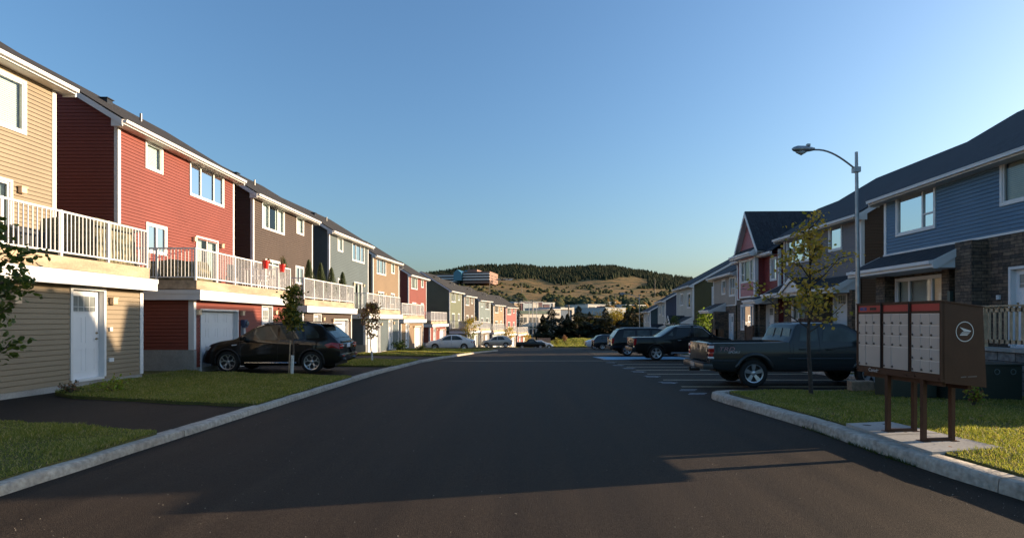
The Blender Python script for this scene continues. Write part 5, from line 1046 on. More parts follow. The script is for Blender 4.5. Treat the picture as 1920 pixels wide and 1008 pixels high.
# slab
sl_ = [(4.98, 6.66), (6.06, 6.9), (5.8, 8.68), (5.02, 8.5)]; mid = [( (sl_[0][0] + sl_[3][0]) / 2, 7.6)]
b = MB(); b.prism([(x, y, zb0 - .08) for x, y in sl_], (0, 0, .086)); b.build('x', M_CONC) if False else None
o = b.build('mailbox_pad', M_CONC); tag(o, kind='structure'); o.name = 'mailbox_pad'
b = MB(); b.prism([(5.0, 7.62, zb0 + .0065), (5.95, 7.78, zb0 + .0065), (5.95, 7.8, zb0 + .0065), (5.0, 7.64, zb0 + .0065)], (0, 0, .001)); b.lathe([(0, zb0 + .007), (.06, zb0 + .007)], (5.25, 8.35, 0), 16, 'z'); b.lathe([(0, zb0 + .007), (.06, zb0 + .007)], (5.6, 8.42, 0), 16, 'z'); tag(b.build('pad_joint', mat('joint', (.08, .075, .07), .9)), kind='structure')
# ---------------- street lamps ----------------
def street_lamp(loc, h, arm, label, pr=.062):
    root = empty('street_lamp', loc, label, 'street lamp', 'street lamps'); MB().tube([(0, 0, 0), (-.02, 0, h * .5), (-.06, 0, h)], [pr * 1.25, pr, pr * .72], 12).build('pole', M_METAL, root, smooth=40)
    b = MB(); zz = h - .55; pts = [(-.06 - arm * t, 0, zz + .62 * math.sin(min(1, t * 1.15) * math.pi / 2) ** 1.0 * (1 - .0 * t)) for t in np.linspace(0, 1, 12)]; b.tube(pts, .028, 8); b.box(-.16, .03, -.09, .09, zz - .08, zz + .08); b.build('arm', M_METAL, root, smooth=40)
    x = -.06 - arm; z = pts[-1][2]; b = MB(); pp = [(x + .1, .045), (x - .02, .07), (x - .2, .1), (x - .42, .105), (x - .55, .06), (x - .6, .01)]; b.tube([(p[0], 0, z + .02) for p in pp], [p[1] for p in pp], 12); b.bbox(x - .14, x - .04, -.05, .05, z + .1, z + .18, .01); b.build('lamp_head', M_METAL, root, smooth=40)
    MB().tube([(x - .16, 0, z - .05), (x - .3, 0, z - .09), (x - .46, 0, z - .06)], [.04, .085, .04], 10).build('lens', mat('lamp_lens', (.4, .42, .42), .15), root, smooth=60); return root
street_lamp((10.42, 17.0, base(17)), 1.75 + 314 * 17 / F - base(17), 1.4, 'tall galvanised street lamp with a long curved arm, behind the mailbox')
street_lamp((14.2, 66, base(66)), 1.75 + 47 * 66 / F - base(66), 1.75, 'distant street lamp between the spruces and the right hand houses')
# utility boxes
for (x0, x1, y0, y1, h, lb) in ((8.95, 10.35, 11.35, 12.1, .72, 'dark green utility box on the grass nearest the block wall'), (7.9, 8.85, 11.7, 12.3, .5, 'lower dark green utility box half hidden behind the mailbox')):
    root = empty('utility_box', ((x0 + x1) / 2, y0, base(11) + .17), lb, 'utility box', 'green utility boxes'); ox, oy = (x0 + x1) / 2, y0; m = mat('box_green', (.012, .022, .018), .45, var=.1)
    b = MB(lambda x, y, z: (x - ox, y - oy, z)); b.bbox(x0, x1, y0, y1, 0, h, .02); b.build('cabinet', m, root); b = MB(b.tf); b.bbox(x0 - .03, x1 + .03, y0 - .03, y1 + .03, h, h + .035, .012); b.build('lid', m, root)
    b = MB(lambda x, y, z: (x - ox, y - oy, z))
    for k in (.62, .86): x = lerp(x0, x1, k); b.lathe([(.06, -.004), (.06, -.012), (.045, -.012), (.045, -.004)], (x, y0, h - .13), 16)
    b.build('bolt_ring', mat('ring', (.09, .12, .12), .4), root)
# low timber / stone planter seen beneath the mailbox
b = MB(); b.bbox(7.75, 8.3, 12.9, 13.1, base(13) + .17, base(13) + .42, .03); tag(b.build('garden_block', mat('tan_block', (.25, .17, .11), .9, var=.3, scale=8), origin=(8, 13, base(13) + .17)), 'tan stone garden block on the grass, seen under the mailbox', 'garden block')
# ---------------- deck contents ----------------
def potted(name, x, y, z, label, h, rad, col, group, rr):
    root = empty(name, (x, y, z), label, 'potted shrub', group); MB().lathe([(0, 0), (.13, 0), (.17, .28), (.15, .28), (0, .26)], (0, 0, 0), 14, 'z').build('pot', mat('pot_dark', (.05, .04, .035), .7), root, smooth=40)
    MB().tube([(0, 0, .2), (0, 0, h * .8)], .015, 5).build('stem', M_TRUNKD, root); b = MB()
    for i in range(2200):
        t = rr.random() ** .8; z_ = .3 + t * (h - .3); r = rad * (1 - t) ** .42 * (t + .1) ** .12 * rr.uniform(.55, 1.05) * (1 + .2 * math.sin(t * 5)); a = rr.uniform(0, 6.283); s = rr.uniform(.025, .05)
        cx_, cy_ = r * math.cos(a), r * math.sin(a); b.add([(cx_ - s * .4 * math.sin(a), cy_ + s * .4 * math.cos(a), z_), (cx_ + s * .4 * math.sin(a), cy_ - s * .4 * math.cos(a), z_), (cx_ * 1.08, cy_ * 1.08, z_ + s * 2.2)], [(0, 1, 2)])
    b.build('foliage', col, root, fixn=False)
M_CEDAR = leafmat('cedar', (.02, .035, .01), (.05, .07, .02), .15)
hf, _ = HR[2]; rr = random.Random(4)
def wp(hf, u, v): return (hf.P[0] + u * hf.T[0] + v * hf.N[0], hf.P[1] + u * hf.T[1] + v * hf.N[1])
for i, (hi, u, v, h) in enumerate([(2, .4, .6, 2.0), (2, .4, 1.4, 2.0), (2, 1.3, 2.3, 2.05), (2, 2.9, 2.3, 2.05), (2, 4.5, 2.3, 1.95), (2, 6.4, 2.3, 1.85)]):
    x, y = wp(HR[hi][0], u, v); lb = ['potted cedar against the brown house wall behind the red pots', 'potted cedar just in front of the brown house wall', 'first potted cedar along the rail of the brown house deck', 'second potted cedar along the rail of the brown house deck', 'third potted cedar along the rail of the brown house deck', 'last potted cedar at the far corner of the brown house deck'][i]
    potted('potted_cedar', x, y, 2.78, lb, h, .36, M_CEDAR, 'potted cedars on a deck', rr)
for i, u in enumerate((4.75, 6.35)):
    hf = HR[1][0]; x, y = wp(hf, u, 2.72); root = empty('flower_pot', (x, y, 3.06 + .82), ['bright red flower pot hooked on the red house deck rail, left one', 'bright red flower pot holding a dried plant, right one on the deck rail'][i], 'flower pot', 'red pots on the deck rail')
    MB().lathe([(0, 0), (.085, 0), (.13, .3), (.145, .3), (.145, .34), (.12, .34), (.11, .28), (0, .28)], (0, 0, 0), 18, 'z').build('pot', mat('pot_red', (.6, .02, .015), .35), root, smooth=40)
    b = MB()
    for k in range(60 if i else 14):
        a, r, z = rr.uniform(0, 6.28), rr.uniform(.02, .16), rr.uniform(.3, .72 if i else .4); b.tube([(0, 0, .28), (r * .5 * math.cos(a), r * .5 * math.sin(a), z * .8), (r * math.cos(a), r * math.sin(a), z)], .004, 3, cap=False); s = .025; cx_, cy_ = r * math.cos(a), r * math.sin(a); b.add([(cx_ - s, cy_, z), (cx_, cy_ + s, z), (cx_ + s, cy_, z + s)], [(0, 1, 2)])
    b.build('plant', mat('dried_plant', (.12, .1, .04), .8, var=.5, scale=20), root)
def covered(name, x, y, z, L, W, H, label, cols, rz=0.):
    """furniture draped in a fitted striped fabric cover"""
    rr = random.Random(int(abs(x * 100 + y * 10))); bm = bmesh.new(); nx_, ny_, nz_ = 16, 9, 9
    bmesh.ops.create_cube(bm, size=1); bmesh.ops.subdivide_edges(bm, edges=bm.edges[:], cuts=9, use_grid_fill=True)
    for v in bm.verts:
        p = v.co; t = p.z + .5; k = 1 - .1 * t; fold = 1 + .03 * math.sin(p.x * 40) * (1 - t) + .03 * math.sin(p.y * 37 + 1) * (1 - t); sag = -.06 * math.cos(p.x * 3) * math.cos(p.y * 3) if t > .95 else 0
        v.co = Vector((p.x * L * k * fold, p.y * W * k * fold, t * H * (1 - .1 * abs(math.sin(p.x * 4))) - sag * H * .3 + rr.uniform(-.01, .01)))
    me = bpy.data.meshes.new(name); bm.to_mesh(me); bm.free(); me.polygons.foreach_set('use_smooth', [True] * len(me.polygons)); me.materials.append(cols); o = bpy.data.objects.new(name, me); COL.objects.link(o); o.location = (x, y, z); o.rotation_euler = (0, 0, rz); return o
M_CVR = mat('patterned_cover', (.03, .045, .03), .9, col2=(.22, .19, .11), scale=2.5, bump=.4, bscale=8, stretch=(1, 1, 3)); M_CVD = mat('dark_cover', (.04, .045, .05), .8)
tag(covered('covered_table', -11.9, 15.1, 3.24, 1.6, 1.5, 1.3, '', M_CVR), 'patio table under a patterned beige cover on the tan house deck', 'covered furniture', 'covered patio furniture')
tag(covered('covered_barbecue', -12.7, 14.0, 3.24, .6, 1.0, .85, '', M_CVD), 'barbecue under a dark cover against the tan house wall', 'covered furniture', 'covered patio furniture')
tag(covered('covered_sofa', -11.75, 18.75, 3.06, 1.9, .75, .72, '', M_CVR), 'outdoor sofa under a patterned cover at the near end of the red house deck', 'covered furniture', 'covered patio furniture')
tag(covered('covered_barbecue', -8.3, 77.0, .5, 1.0, .7, 1.1, '', M_CVD), 'dark covered barbecue on the deck of the sage green house', 'covered furniture', 'covered patio furniture')
def chair(x, y, z, rz, label, m):
    root = empty('deck_chair', (x, y, z), label, 'chair', 'deck chairs', rz); MB().bbox(-.25, .25, -.25, .25, .4, .44, .015).build('seat', m, root); b = MB(); b.add([(-.25, .24, .44), (.25, .24, .44), (.25, .34, .95), (-.25, .34, .95), (-.25, .27, .44), (.25, .27, .44), (.25, .37, .95), (-.25, .37, .95)], [(0, 1, 2, 3), (4, 5, 6, 7), (0, 1, 5, 4), (1, 2, 6, 5), (2, 3, 7, 6), (3, 0, 4, 7)]); b.build('backrest', m, root)
    for sx in (-.24, .24):
        for sy in (-.22, .22): MB().box(sx - .015, sx + .015, sy - .015, sy + .015, 0, .4).build('leg', m, root)
        MB().box(sx - .02, sx + .02, -.22, .28, .62, .65).build('armrest', m, root)
chair(-11.7, 22.3, 3.06, .4, 'dark patio chair behind the red house railing, nearer one', mat('chair_blue', (.03, .05, .08), .6)); chair(-11.7, 24.5, 3.06, -.5, 'white patio chair near the far end of the red house deck', M_WHITE)
chair(-11.2, 53.5, 2.13, .3, 'pale deck chair on the tan house deck', M_WHITE)
# ---------------- trees ----------------
def leaves(b, tips, n, size, spread, rr, nm=2, droop=.2, fold=.25):
    for i in range(n):
        c = Vector(rr.choice(tips)) + Vector((rr.gauss(0, spread), rr.gauss(0, spread), rr.gauss(0, spread * .8))); s = size * rr.uniform(.6, 1.25)
        a = Vector((rr.gauss(0, 1), rr.gauss(0, 1), rr.gauss(-droop, .6))).normalized(); o = a.cross(Vector((rr.gauss(0, 1), rr.gauss(0, 1), rr.gauss(0, 1)))).normalized(); n_ = a.cross(o)
        p = [c, c + a * s * .35 + o * s * .36 + n_ * s * fold * .4, c + a * s * .75 + o * s * .28 + n_ * s * fold * .4, c + a * s, c + a * s * .75 - o * s * .28 + n_ * s * fold * .4, c + a * s * .35 - o * s * .36 + n_ * s * fold * .4]
        b.add([tuple(v) for v in p], [(0, 1, 2, 3), (0, 3, 4, 5)], rr.randrange(nm))
def sapling(loc, h, z0, rad, nl, ls, mats, label, group='young street trees', seed=1, tr=.03, limbs=18, guard=False, prof=None, lean=0, spread=.07, up=.9, cat='tree', trunkm=None, stake=None):
    rr = random.Random(seed); root = empty('young_tree', loc, label, cat, group); b = MB(); tm = trunkm or M_TRUNK
    sp = [(lean * t + .03 * math.sin(t * 9 + seed), .03 * math.cos(t * 7 + seed), h * t) for t in np.linspace(0, 1, 12)]; b.tube(sp, [tr * (1 - .85 * t) for t in np.linspace(0, 1, 12)], 8); b.build('trunk', tm, root, smooth=50)
    tips = []; lb = MB(); prof = prof or (lambda t: math.sin(math.pi * min(1, max(.02, t)) ** .75) ** .7)
    for i in range(limbs):
        t = (i + .5) / limbs; z = z0 + (h - z0) * t * .92; k = min(11, int(z / h * 11)); base_ = Vector(sp[k]); base_.z = z; r = rad * prof(t) * rr.uniform(.7, 1.15); a = i * 2.4 + rr.uniform(-.4, .4)
        e = base_ + Vector((math.cos(a) * r, math.sin(a) * r, r * up * rr.uniform(.6, 1.2))); m = base_.lerp(e, .5) + Vector((0, 0, -.06 * r)); lb.tube([tuple(base_), tuple(m), tuple(e)], [tr * .35, tr * .22, tr * .1], 5, cap=False)
        for q in (.35, .5, .65, .8, .92, 1.0): tips.append(tuple(base_.lerp(e, q)))
        for j in range(3):
            q = rr.uniform(.35, .9); s = base_.lerp(e, q); d = Vector((rr.gauss(0, 1), rr.gauss(0, 1), rr.uniform(-.2, 1))).normalized() * r * rr.uniform(.25, .5); lb.tube([tuple(s), tuple(s + d)], [tr * .14, tr * .06], 4, cap=False); tips += [tuple(s + d * .6), tuple(s + d)]
    tips.append((sp[-1][0], sp[-1][1], h)); tips.append((sp[-2][0], sp[-2][1], sp[-2][2])); lb.build('limb', tm, root)
    f = MB(); leaves(f, tips, nl, ls, spread, rr, len(mats)); f.build('foliage', mats, root, fixn=False)
    if guard: MB().tube([(sp[0][0] + .02, sp[0][1] - .03, 0), (sp[1][0] + .02, sp[1][1] - .03, guard)], tr * 1.5, 8).build('trunk_guard', mat('guard_white', (.55, .58, .55), .6), root)
    if stake: MB().tube([(stake, .05, 0), (stake * .6, .05, 1.1)], .02, 6).build('stake', M_WOODG, root)
    return root
LG1 = leafmat('leaf_green', (.03, .05, .012), (.07, .1, .025)); LG2 = leafmat('leaf_green_light', (.06, .09, .02), (.13, .16, .04)); LY = leafmat('leaf_ochre', (.28, .19, .03), (.5, .33, .05)); LYG = leafmat('leaf_olive', (.2, .17, .035), (.3, .25, .05)); LOC = leafmat('leaf_amber', (.38, .22, .035), (.55, .36, .07), .3); LR = leafmat('leaf_russet', (.12, .05, .03), (.25, .12, .07)); LYL = leafmat('leaf_yellow', (.35, .22, .03), (.5, .34, .05)); LBR = leafmat('leaf_bright', (.12, .2, .02), (.25, .34, .04))
sapling((-7.85, 7.7, lh(-7.5, 7.7) + .05), 3.6, .55, .75, 2600, .1, [LG1, LG1, LG2], 'leafy green tree reaching into the left edge of the photo', seed=3, tr=.05, limbs=26, spread=.1, up=.55)
sapling((-7.3, 17.5, lh(-7.3, 17.5) + .05), 2.75, 1.25, .36, 1500, .095, [LG1, LYG], 'narrow dark green sapling in front of the black SUV', seed=5, tr=.035, limbs=22, guard=.62, spread=.075, up=1.3, stake=-.14, prof=lambda t: .7 + .4 * math.sin(t * 9) * (1 - t) if t < .9 else .4)
sapling((-6.95, 25.4, lh(-6.9, 25.4) + .05), 2.75, 1.05, .5, 1000, .1, [LR, LYG, LR], 'russet leaved sapling between the second and third driveways', seed=8, tr=.03, limbs=20, guard=.45, spread=.08, up=1.1)
sapling((-5.3, 56.5, base(56) + .17), 3.0, .9, .95, 700, .15, [LYG, LYL], 'olive yellow sapling behind the white sedan', seed=12, tr=.04, limbs=16, guard=.5, spread=.14)
sapling((-2.0, 87, base(87) + .2), 3.1, .6, .95, 420, .2, [LYL, LY], 'golden yellow sapling beyond the silver crossover', seed=13, tr=.04, limbs=14, spread=.2)
sapling((.9, 102.5, base(102) + .2), 2.3, .4, .9, 300, .22, [LYL, LY], 'small golden sapling next to the small black pickup', seed=14, tr=.04, limbs=12, spread=.2)
sapling((6.42, 12.25, base(12) + .16), 3.95, 1.35, 1.2, 1350, .09, [LOC, LYG, LOC], 'maple sapling turning yellow in front of the graphite pickup', seed=21, tr=.052, limbs=24, spread=.1, up=.75, trunkm=M_TRUNKD, prof=lambda t: (1.0 - .72 * t) * (.75 + .3 * math.sin(t * 11 + 2)))
sapling((13.6, 41.0, base(41) + .1), 3.3, .5, .55, 1500, .12, [LBR, LBR, LG2], 'bright lime green young tree against the olive end wall', seed=25, tr=.04, limbs=22, spread=.12, up=1.3)
sapling((12.9, 46.5, base(46) + .1), 3.0, .3, .6, 800, .12, [LG1, LG1], 'dark green young tree in front of the pale grey house', seed=26, tr=.04, limbs=16, spread=.14, up=1.2)
def shrub(loc, h, rad, n, ls, mats, label, seed, cat='shrub', name='shrub'):
    rr = random.Random(seed); root = empty(name, loc, label, cat); b = MB(); tips = []
    for i in range(14):
        a, q = rr.uniform(0, 6.28), rr.uniform(.2, 1); e = (rad * q * math.cos(a), rad * q * math.sin(a), h * rr.uniform(.5, 1) * (1.15 - .5 * q)); b.tube([(0, 0, 0), (e[0] * .4, e[1] * .4, e[2] * .5), e], [.008, .006, .003], 4, cap=False); tips += [tuple(Vector(e) * k) for k in (.5, .7, .85, 1)]
    b.build('stem', M_TRUNK, root); f = MB(); leaves(f, tips, n, ls, rad * .16, rr, len(mats)); f.build('foliage', mats, root, fixn=False); return root
shrub((8.55, 10.4, base(10.4) + .17), .62, .2, 260, .06, [LR, LYG, LBR], 'small red tipped shrub on the grass behind the mailbox', 31)
shrub((-9.35, 12.6, lh(-9.3, 12.6) + .05), .34, .45, 260, .06, [LYG, LBR], 'low yellowing shrub at the corner of the near left lawn', 32)
shrub((-10.0, 12.2, lh(-10, 12.2) + .05), .26, .3, 150, .05, [LR, M_CEDAR], 'low dark red shrub beside the yellowing one on the left lawn', 33)
shrub((-9.4, 42.3, lh(-9.4, 42) + .05), .9, .7, 500, .12, [LG1, LG1], 'dark low bush in front of the far tan house', 34)
shrub((-7.9, 43.2, lh(-8, 43) + .05), .5, .45, 300, .1, [LG1, LYG], 'small bush just left of the white sedan', 35)
for i, (x, y) in enumerate([(2.2, 6.6), (2.9, 7.6)]): pass
rr = random.Random(77); b = MB()
for i in range(300):   # weeds along the right kerb foot
    y = rr.choice([rr.uniform(7.3, 8.0), rr.uniform(8.2, 9.3), rr.uniform(6.7, 7.2)]); x = rkx(y) - abs(rr.gauss(0, .035)); z = base(y); h = rr.uniform(.02, .07); b.add([(x - .006, y, z), (x + .006, y + .004, z), (x + rr.gauss(0, .025), y + rr.gauss(0, .03), z + h)], [(0, 1, 2)])
tag(b.build('weeds', [leafmat('weed', (.03, .05, .012), (.07, .09, .02))], fixn=False), 'weeds growing at the foot of the right kerb', 'weeds', kind='stuff')
# leaf litter on the right lawn
b = MB()
for i in range(170):
    x, y = rr.uniform(5.1, 10.8), rr.uniform(4.6, 13); z = base(y) + .2 + rr.uniform(0, .02); s = rr.uniform(.015, .035); a = rr.uniform(0, 6.28); b.add([(x + s * math.cos(a + k * 1.571), y + s * math.sin(a + k * 1.571), z + rr.uniform(0, .015)) for k in range(4)], [(0, 1, 2, 3)], rr.randrange(2))
tag(b.build('fallen_leaves', [mat('leaf_dead', (.25, .1, .03), .7, var=.4, scale=20), mat('leaf_dead2', (.14, .09, .04), .8)], fixn=False), 'dead leaves scattered over the right lawn', 'fallen leaves', kind='stuff')

# ---------------- spruces behind the lawn ----------------
SPM = [leafmat('spruce_a', (.008, .013, .006), (.018, .024, .01), .08), leafmat('spruce_b', (.02, .026, .01), (.035, .04, .014), .08)]
def spruce(loc, h, rad, label, seed, n=1500, mats=SPM, group='spruces behind the end of the street', s0=.55):
    rr = random.Random(seed); root = empty('spruce_tree', loc, label, 'tree', group); MB().tube([(0, 0, 0), (0, 0, h)], [h * .02, .03], 6).build('trunk', M_TRUNKD, root); b = MB()
    for i in range(n):
        t = rr.random() ** 1.15; z = h * (.05 + .95 * t); R_ = rad * (1 - t) ** .8 * (.75 + .25 * math.sin(z * 3.1 + seed)) + .12; a = rr.uniform(0, 6.283); L = R_ * rr.uniform(.55, 1.12); s = s0 * rr.uniform(.5, 1.1) * (.5 + .5 * (1 - t)); dz = -.12 * L + rr.uniform(-.1, .25)
        c = Vector((math.cos(a) * L, math.sin(a) * L, z + dz)); i0 = Vector((math.cos(a) * L * .55, math.sin(a) * L * .55, z + .1)); sd = Vector((-math.sin(a), math.cos(a), rr.uniform(-.5, .5))) * s * .5
        b.add([tuple(i0), tuple(c.lerp(i0, .4) + sd), tuple(c + Vector((0, 0, rr.uniform(-.05, .2)))), tuple(c.lerp(i0, .4) - sd)], [(0, 1, 2, 3)], 0 if rr.random() < .6 else 1)
    b.build('crown', mats, root, fixn=False); return root
def dirx(px, y): return (px - 978) * y / F
SPL = [(1018, 128, 590, 2.6, 'small spruce left of the tan fence panel'), (1034, 134, 576, 4.2, 'broad spruce in front of the white commercial building'), (1054, 150, 592, 3.6, 'spruce right of the utility pole'), (1064, 133, 589, 3.4, 'spruce standing third from the left in the clump'), (1085, 135, 574, 5.0, 'bulky dark spruce left of centre in the clump'), (1105, 146, 585, 4.2, 'dark spruce behind the bulky one'), (1118, 134, 596, 4.0, 'lower dark spruce at the middle of the clump'), (1135, 130, 579, 4.0, 'tall spruce just left of the golden tree'), (1160, 138, 600, 3.6, 'short spruce under the golden tree'), (1175, 128, 584, 3.6, 'spruce right of the golden tree'), (1186, 122, 577, 4.2, 'tall spruce behind the distant street lamp'), (1208, 124, 578, 4.2, 'rightmost spruce next to the right hand houses'), (1224, 130, 590, 3.8, 'spruce half hidden by the farthest right house')]
for i, (px, y, yt, rad, lb) in enumerate(SPL):
    y += 12
    z0 = base(112) + .1; h = 1.75 + (599 - yt) * y / F - z0; spruce((dirx(px, y), y, z0), h, rad * 1.3, lb, 40 + i, n=2500)
spruce((dirx(972, 150), 150, -4.5), 12.5, 2.6, 'dark spruce peeking out behind the last red row house', 60, n=900)
for i, (px, y, yt, rad, lb) in enumerate([(1148, 152, 585, 4.2, 'golden autumn tree among the spruces'), (1158, 156, 584, 3.6, 'second golden autumn tree among the spruces'), (1098, 158, 600, 3.0, 'olive gold tree behind the bulky dark spruce')]):
    z0 = base(112); h = 1.75 + (599 - yt) * y / F - z0; rr2 = random.Random(90 + i); root = empty('autumn_tree', (dirx(px, y), y, z0), lb, 'tree', 'autumn trees in the clump'); MB().tube([(0, 0, 0), (0, 0, h * .8)], [.2, .05], 6).build('trunk', M_TRUNKD, root); b = MB(); 
    cl = [(rr2.gauss(0, rad * .4), rr2.gauss(0, rad * .4), h * rr2.uniform(.45, .95)) for _ in range(16)]; leaves(b, cl, 1900, .42, rad * .22, rr2, 2); b.build('crown', [leafmat('gold_a', (.17, .11, .015), (.28, .19, .03)), leafmat('gold_b', (.1, .08, .015), (.17, .13, .025))], root, fixn=False)
b = MB(); x0, y0 = dirx(1008, 118), 118; b.tf = lambda x, y, z: (x - x0, y - y0, z)
for i in range(18): xa = x0 + i * .155; b.box(xa, xa + .145, y0, y0 + .03, 0, 1.6 + .01 * (i % 3))
root = empty('privacy_fence', (x0, y0, base(112) + .15), 'pale pinkish board fence panel on the far lawn', 'fence'); b.build('board_panel', mat('fence_pink', (.32, .22, .17), .8, var=.15, scale=3), root); MB().box(-.06, .04, -.05, .08, -.2, 1.7).build('fence_post', M_WOODG, root)
for i, (px, yy, cc, lb) in enumerate([(1044, 117, LYG, 'low ochre bush on the far lawn, left one'), (1059, 118, LR, 'low reddish bush on the far lawn, right one')]): shrub((dirx(px, yy), yy, base(112) + .3 + .6 * i), 1.5, .7, 400, .16, [cc], lb, 100 + i)
b = MB()
for px in (1043, 1062): b.bbox(dirx(px, 108) - .12, dirx(px, 108) + .12, 107.9, 108.15, base(108), base(108) + .35, .04)
tag(b.build('boulder', M_CONC), 'small pale stones by the far kerb', 'boulder', kind='stuff')

# ---------------- distant buildings, poles, hill ----------------
def bldg(name, px0, px1, yt, Y, z0, depth, col, label, parts, roofc=None, cat='building', rot=34, sx=1.18):
    """block at distance Y spanning the directions px0..px1; parts: list of (name, material, fx0, fx1, fz0, fz1, proud)"""
    x0, x1 = dirx(px0, Y), dirx(px1, Y); zt = 1.75 + (599 - yt) * Y / F; o = ((x0 + x1) / 2, Y, z0); root = empty(name, o, label, cat, rz=R(rot)); b = MB(lambda x, y, z: ((x - o[0]) * sx, y - Y, z - z0)); b.box(x0, x1, Y, Y + depth, z0 - 3, zt); b.build('wall', col, root)
    b = MB(b.tf); b.box(x0 - .3, x1 + .3, Y - .3, Y + depth + .3, zt, zt + .35); b.build('roof', roofc or M_WHITE, root)
    for (nm, m, a, c, d, e, pr) in parts:
        b = MB(b.tf); b.box(lerp(x0, x1, a), lerp(x0, x1, c), Y - pr, Y - .02 if pr > .05 else Y, lerp(z0, zt, d), lerp(z0, zt, e)); b.build(nm, m, root)
    return root
BW = mat('bldg_white', (.55, .5, .43), .7, var=.04); BB = mat('bldg_blue', (.05, .09, .15), .6); BLG = mat('bldg_pale', (.3, .35, .38), .6); BT = mat('bldg_tan', (.38, .28, .18), .7); BM = mat('bldg_maroon', (.1, .04, .05), .7); BG = mat('roof_green', (.03, .07, .05), .6); BWN = mat('bldg_window', (.025, .028, .03), .6)
wd = []
for r_, n_ in ((.3, 6), (.72, 6)):
    for k in (.04, .15, .32, .43, .54, .78, .88): wd.append(('window', BWN, k, k + .075, r_ - .09, r_ + .08, .12))
wd += [('green_band', BG, -.01, 1.01, .44, .48, .4), ('green_band', BG, -.01, 1.01, .93, 1.0, .4)]
bldg('commercial_building', 974, 1032, 584, 235, -7, 30, BW, 'white two storey commercial building with dark green roof bands, behind the flagpoles', wd, BG)
bldg('commercial_building', 1030, 1052, 580, 260, -5, 20, BW, 'pale stepped block between the white building and the navy one', [('window', BWN, .1, .9, .75, .85, .08), ('window', BWN, .1, .9, .55, .65, .08)])
bldg('commercial_building', 1050, 1076, 577, 265, -5, 30, BB, 'navy blue warehouse with white corner, right of the white building', [('corner_panel', BW, .86, 1.03, 0, 1, .4), ('parapet', BW, 0, 1.02, .93, 1.0, .5), ('band', BLG, 0, .85, .4, .43, .1)], BLG)
bldg('commercial_building', 1042, 1066, 601, 228, -7, 10, BW, 'low pale building in front of the navy warehouse', [('window', BWN, .1, .5, .6, .75, .08), ('loading_door', BLG, .62, .9, .1, .7, .08)])
bldg('commercial_building', 964, 982, 568, 330, -3, 25, BT, 'tan flat roofed block behind the last red row house', [('window', BWN, .2, .8, .6, .7, .1)])
bldg('commercial_building', 976, 1018, 566, 335, -3, 30, BM, 'maroon and grey block with pale roof structures above the white building', [('panel', BLG, .1, .5, .55, .95, .2), ('panel', BW, .5, .8, .7, .98, .25), ('window', BWN, .82, .95, .7, .85, .26)], BLG)
bldg('commercial_building', 1016, 1040, 568, 345, -3, 30, BLG, 'grey and maroon block with white columns behind the navy warehouse', [('panel', BM, .1, .6, .5, .95, .2), ('column', BW, .85, 1.0, 0, 1, .4)])
bldg('commercial_building', 1100, 1148, 571, 400, 2, 40, BW, 'long low white building above the golden tree', [('window', BWN, .05, .3, .72, .85, .2), ('panel', BM, .4, .7, .7, .9, .2), ('window', BWN, .75, .95, .72, .85, .2)], BLG)
bldg('commercial_building', 1132, 1176, 577, 380, 0, 40, BLG, 'pale blue grey long low shed in front of the white one', [('band', BW, 0, 1, .85, .95, .2), ('band', BB, 0, 1, .5, .6, .1)], BLG)
bldg('commercial_building', 1170, 1214, 572, 410, 2, 40, BLG, 'light blue industrial building behind the tall right hand spruces', [('band', BW, .1, .6, .8, .97, .2), ('panel', BM, .75, 1.0, .75, .95, .2), ('window', BWN, .1, .6, .6, .7, .25)])
bldg('commercial_building', 1136, 1156, 567, 430, 4, 20, BW, 'small white rooftop block on the low buildings', [('window', BWN, .2, .8, .8, .9, .2)])
b = MB()
# hospital on the slope
Yh = 900; hx = lambda p: dirx(p, Yh); hz = lambda y: 1.75 + (599 - y) * Yh / F; z0 = hz(531) - 4; o = (hx(880), Yh, z0); BRK = mat('brick_pink', (.26, .15, .11), .8, var=.06); BRD = mat('brick_dark', (.05, .04, .04), .5); HWB = mat('band_white', (.8, .75, .7), .6); HBL = mat('glass_blue', (.06, .2, .28), .25)
root = empty('hospital_building', o, 'large brick office building with white bands and a blue glass gable, on the hillside', 'building', rz=R(-10)); tf = lambda x, y, z: (x - o[0], y - o[1], z - o[2])
def blk(nm, m, xa, xb, ya, yb, d0, d1): MB(tf).box(hx(xa), hx(xb), Yh + d0, Yh + d1, hz(yb), hz(ya)).build(nm, m, root)
blk('wall', BRK, 868, 919.5, 509, 531, 0, 60); blk('wall', BRK, 798, 852, 510.3, 528, 30, 80); blk('glass_gable', HBL, 852, 867, 511.5, 526, -8, 40)
b = MB(tf); b.prism([(hx(851.5), Yh - 8, hz(511.5)), (hx(867.5), Yh - 8, hz(511.5)), (hx(859.5), Yh - 8, hz(505.5))], (0, 48, 0)); b.build('glass_gable_roof', HBL, root)
blk('penthouse', BRK, 873, 892, 504, 509, 10, 40); blk('penthouse', HBL, 867, 873, 505, 509, 12, 40)
for i, (y0_, y1_) in enumerate([(512.6, 514.6), (517.6, 519.6), (522.8, 524.8)]):
    blk('white_band', HWB, 868, 919, y0_, y1_, -1.5, .1); blk('window_band', BRD, 868, 919, y1_, y1_ + 2.4, -.6, -.05)
    blk('white_band', HWB, 802, 851, y0_ + .3, y1_ + .2, 28.5, 30); blk('window_band', BRD, 800, 851, y1_ + .2, y1_ + 2.4, 29.2, 30)
blk('window_band', BRD, 868, 905, 510.4, 512.4, -.5, -.05)
for y_ in (515.5, 520.5, 525.3): blk('window', BRD, 919.55, 919.9, y_, y_ + 1.2, 8, 24); blk('window', BRD, 919.55, 919.9, y_, y_ + 1.2, 34, 52)
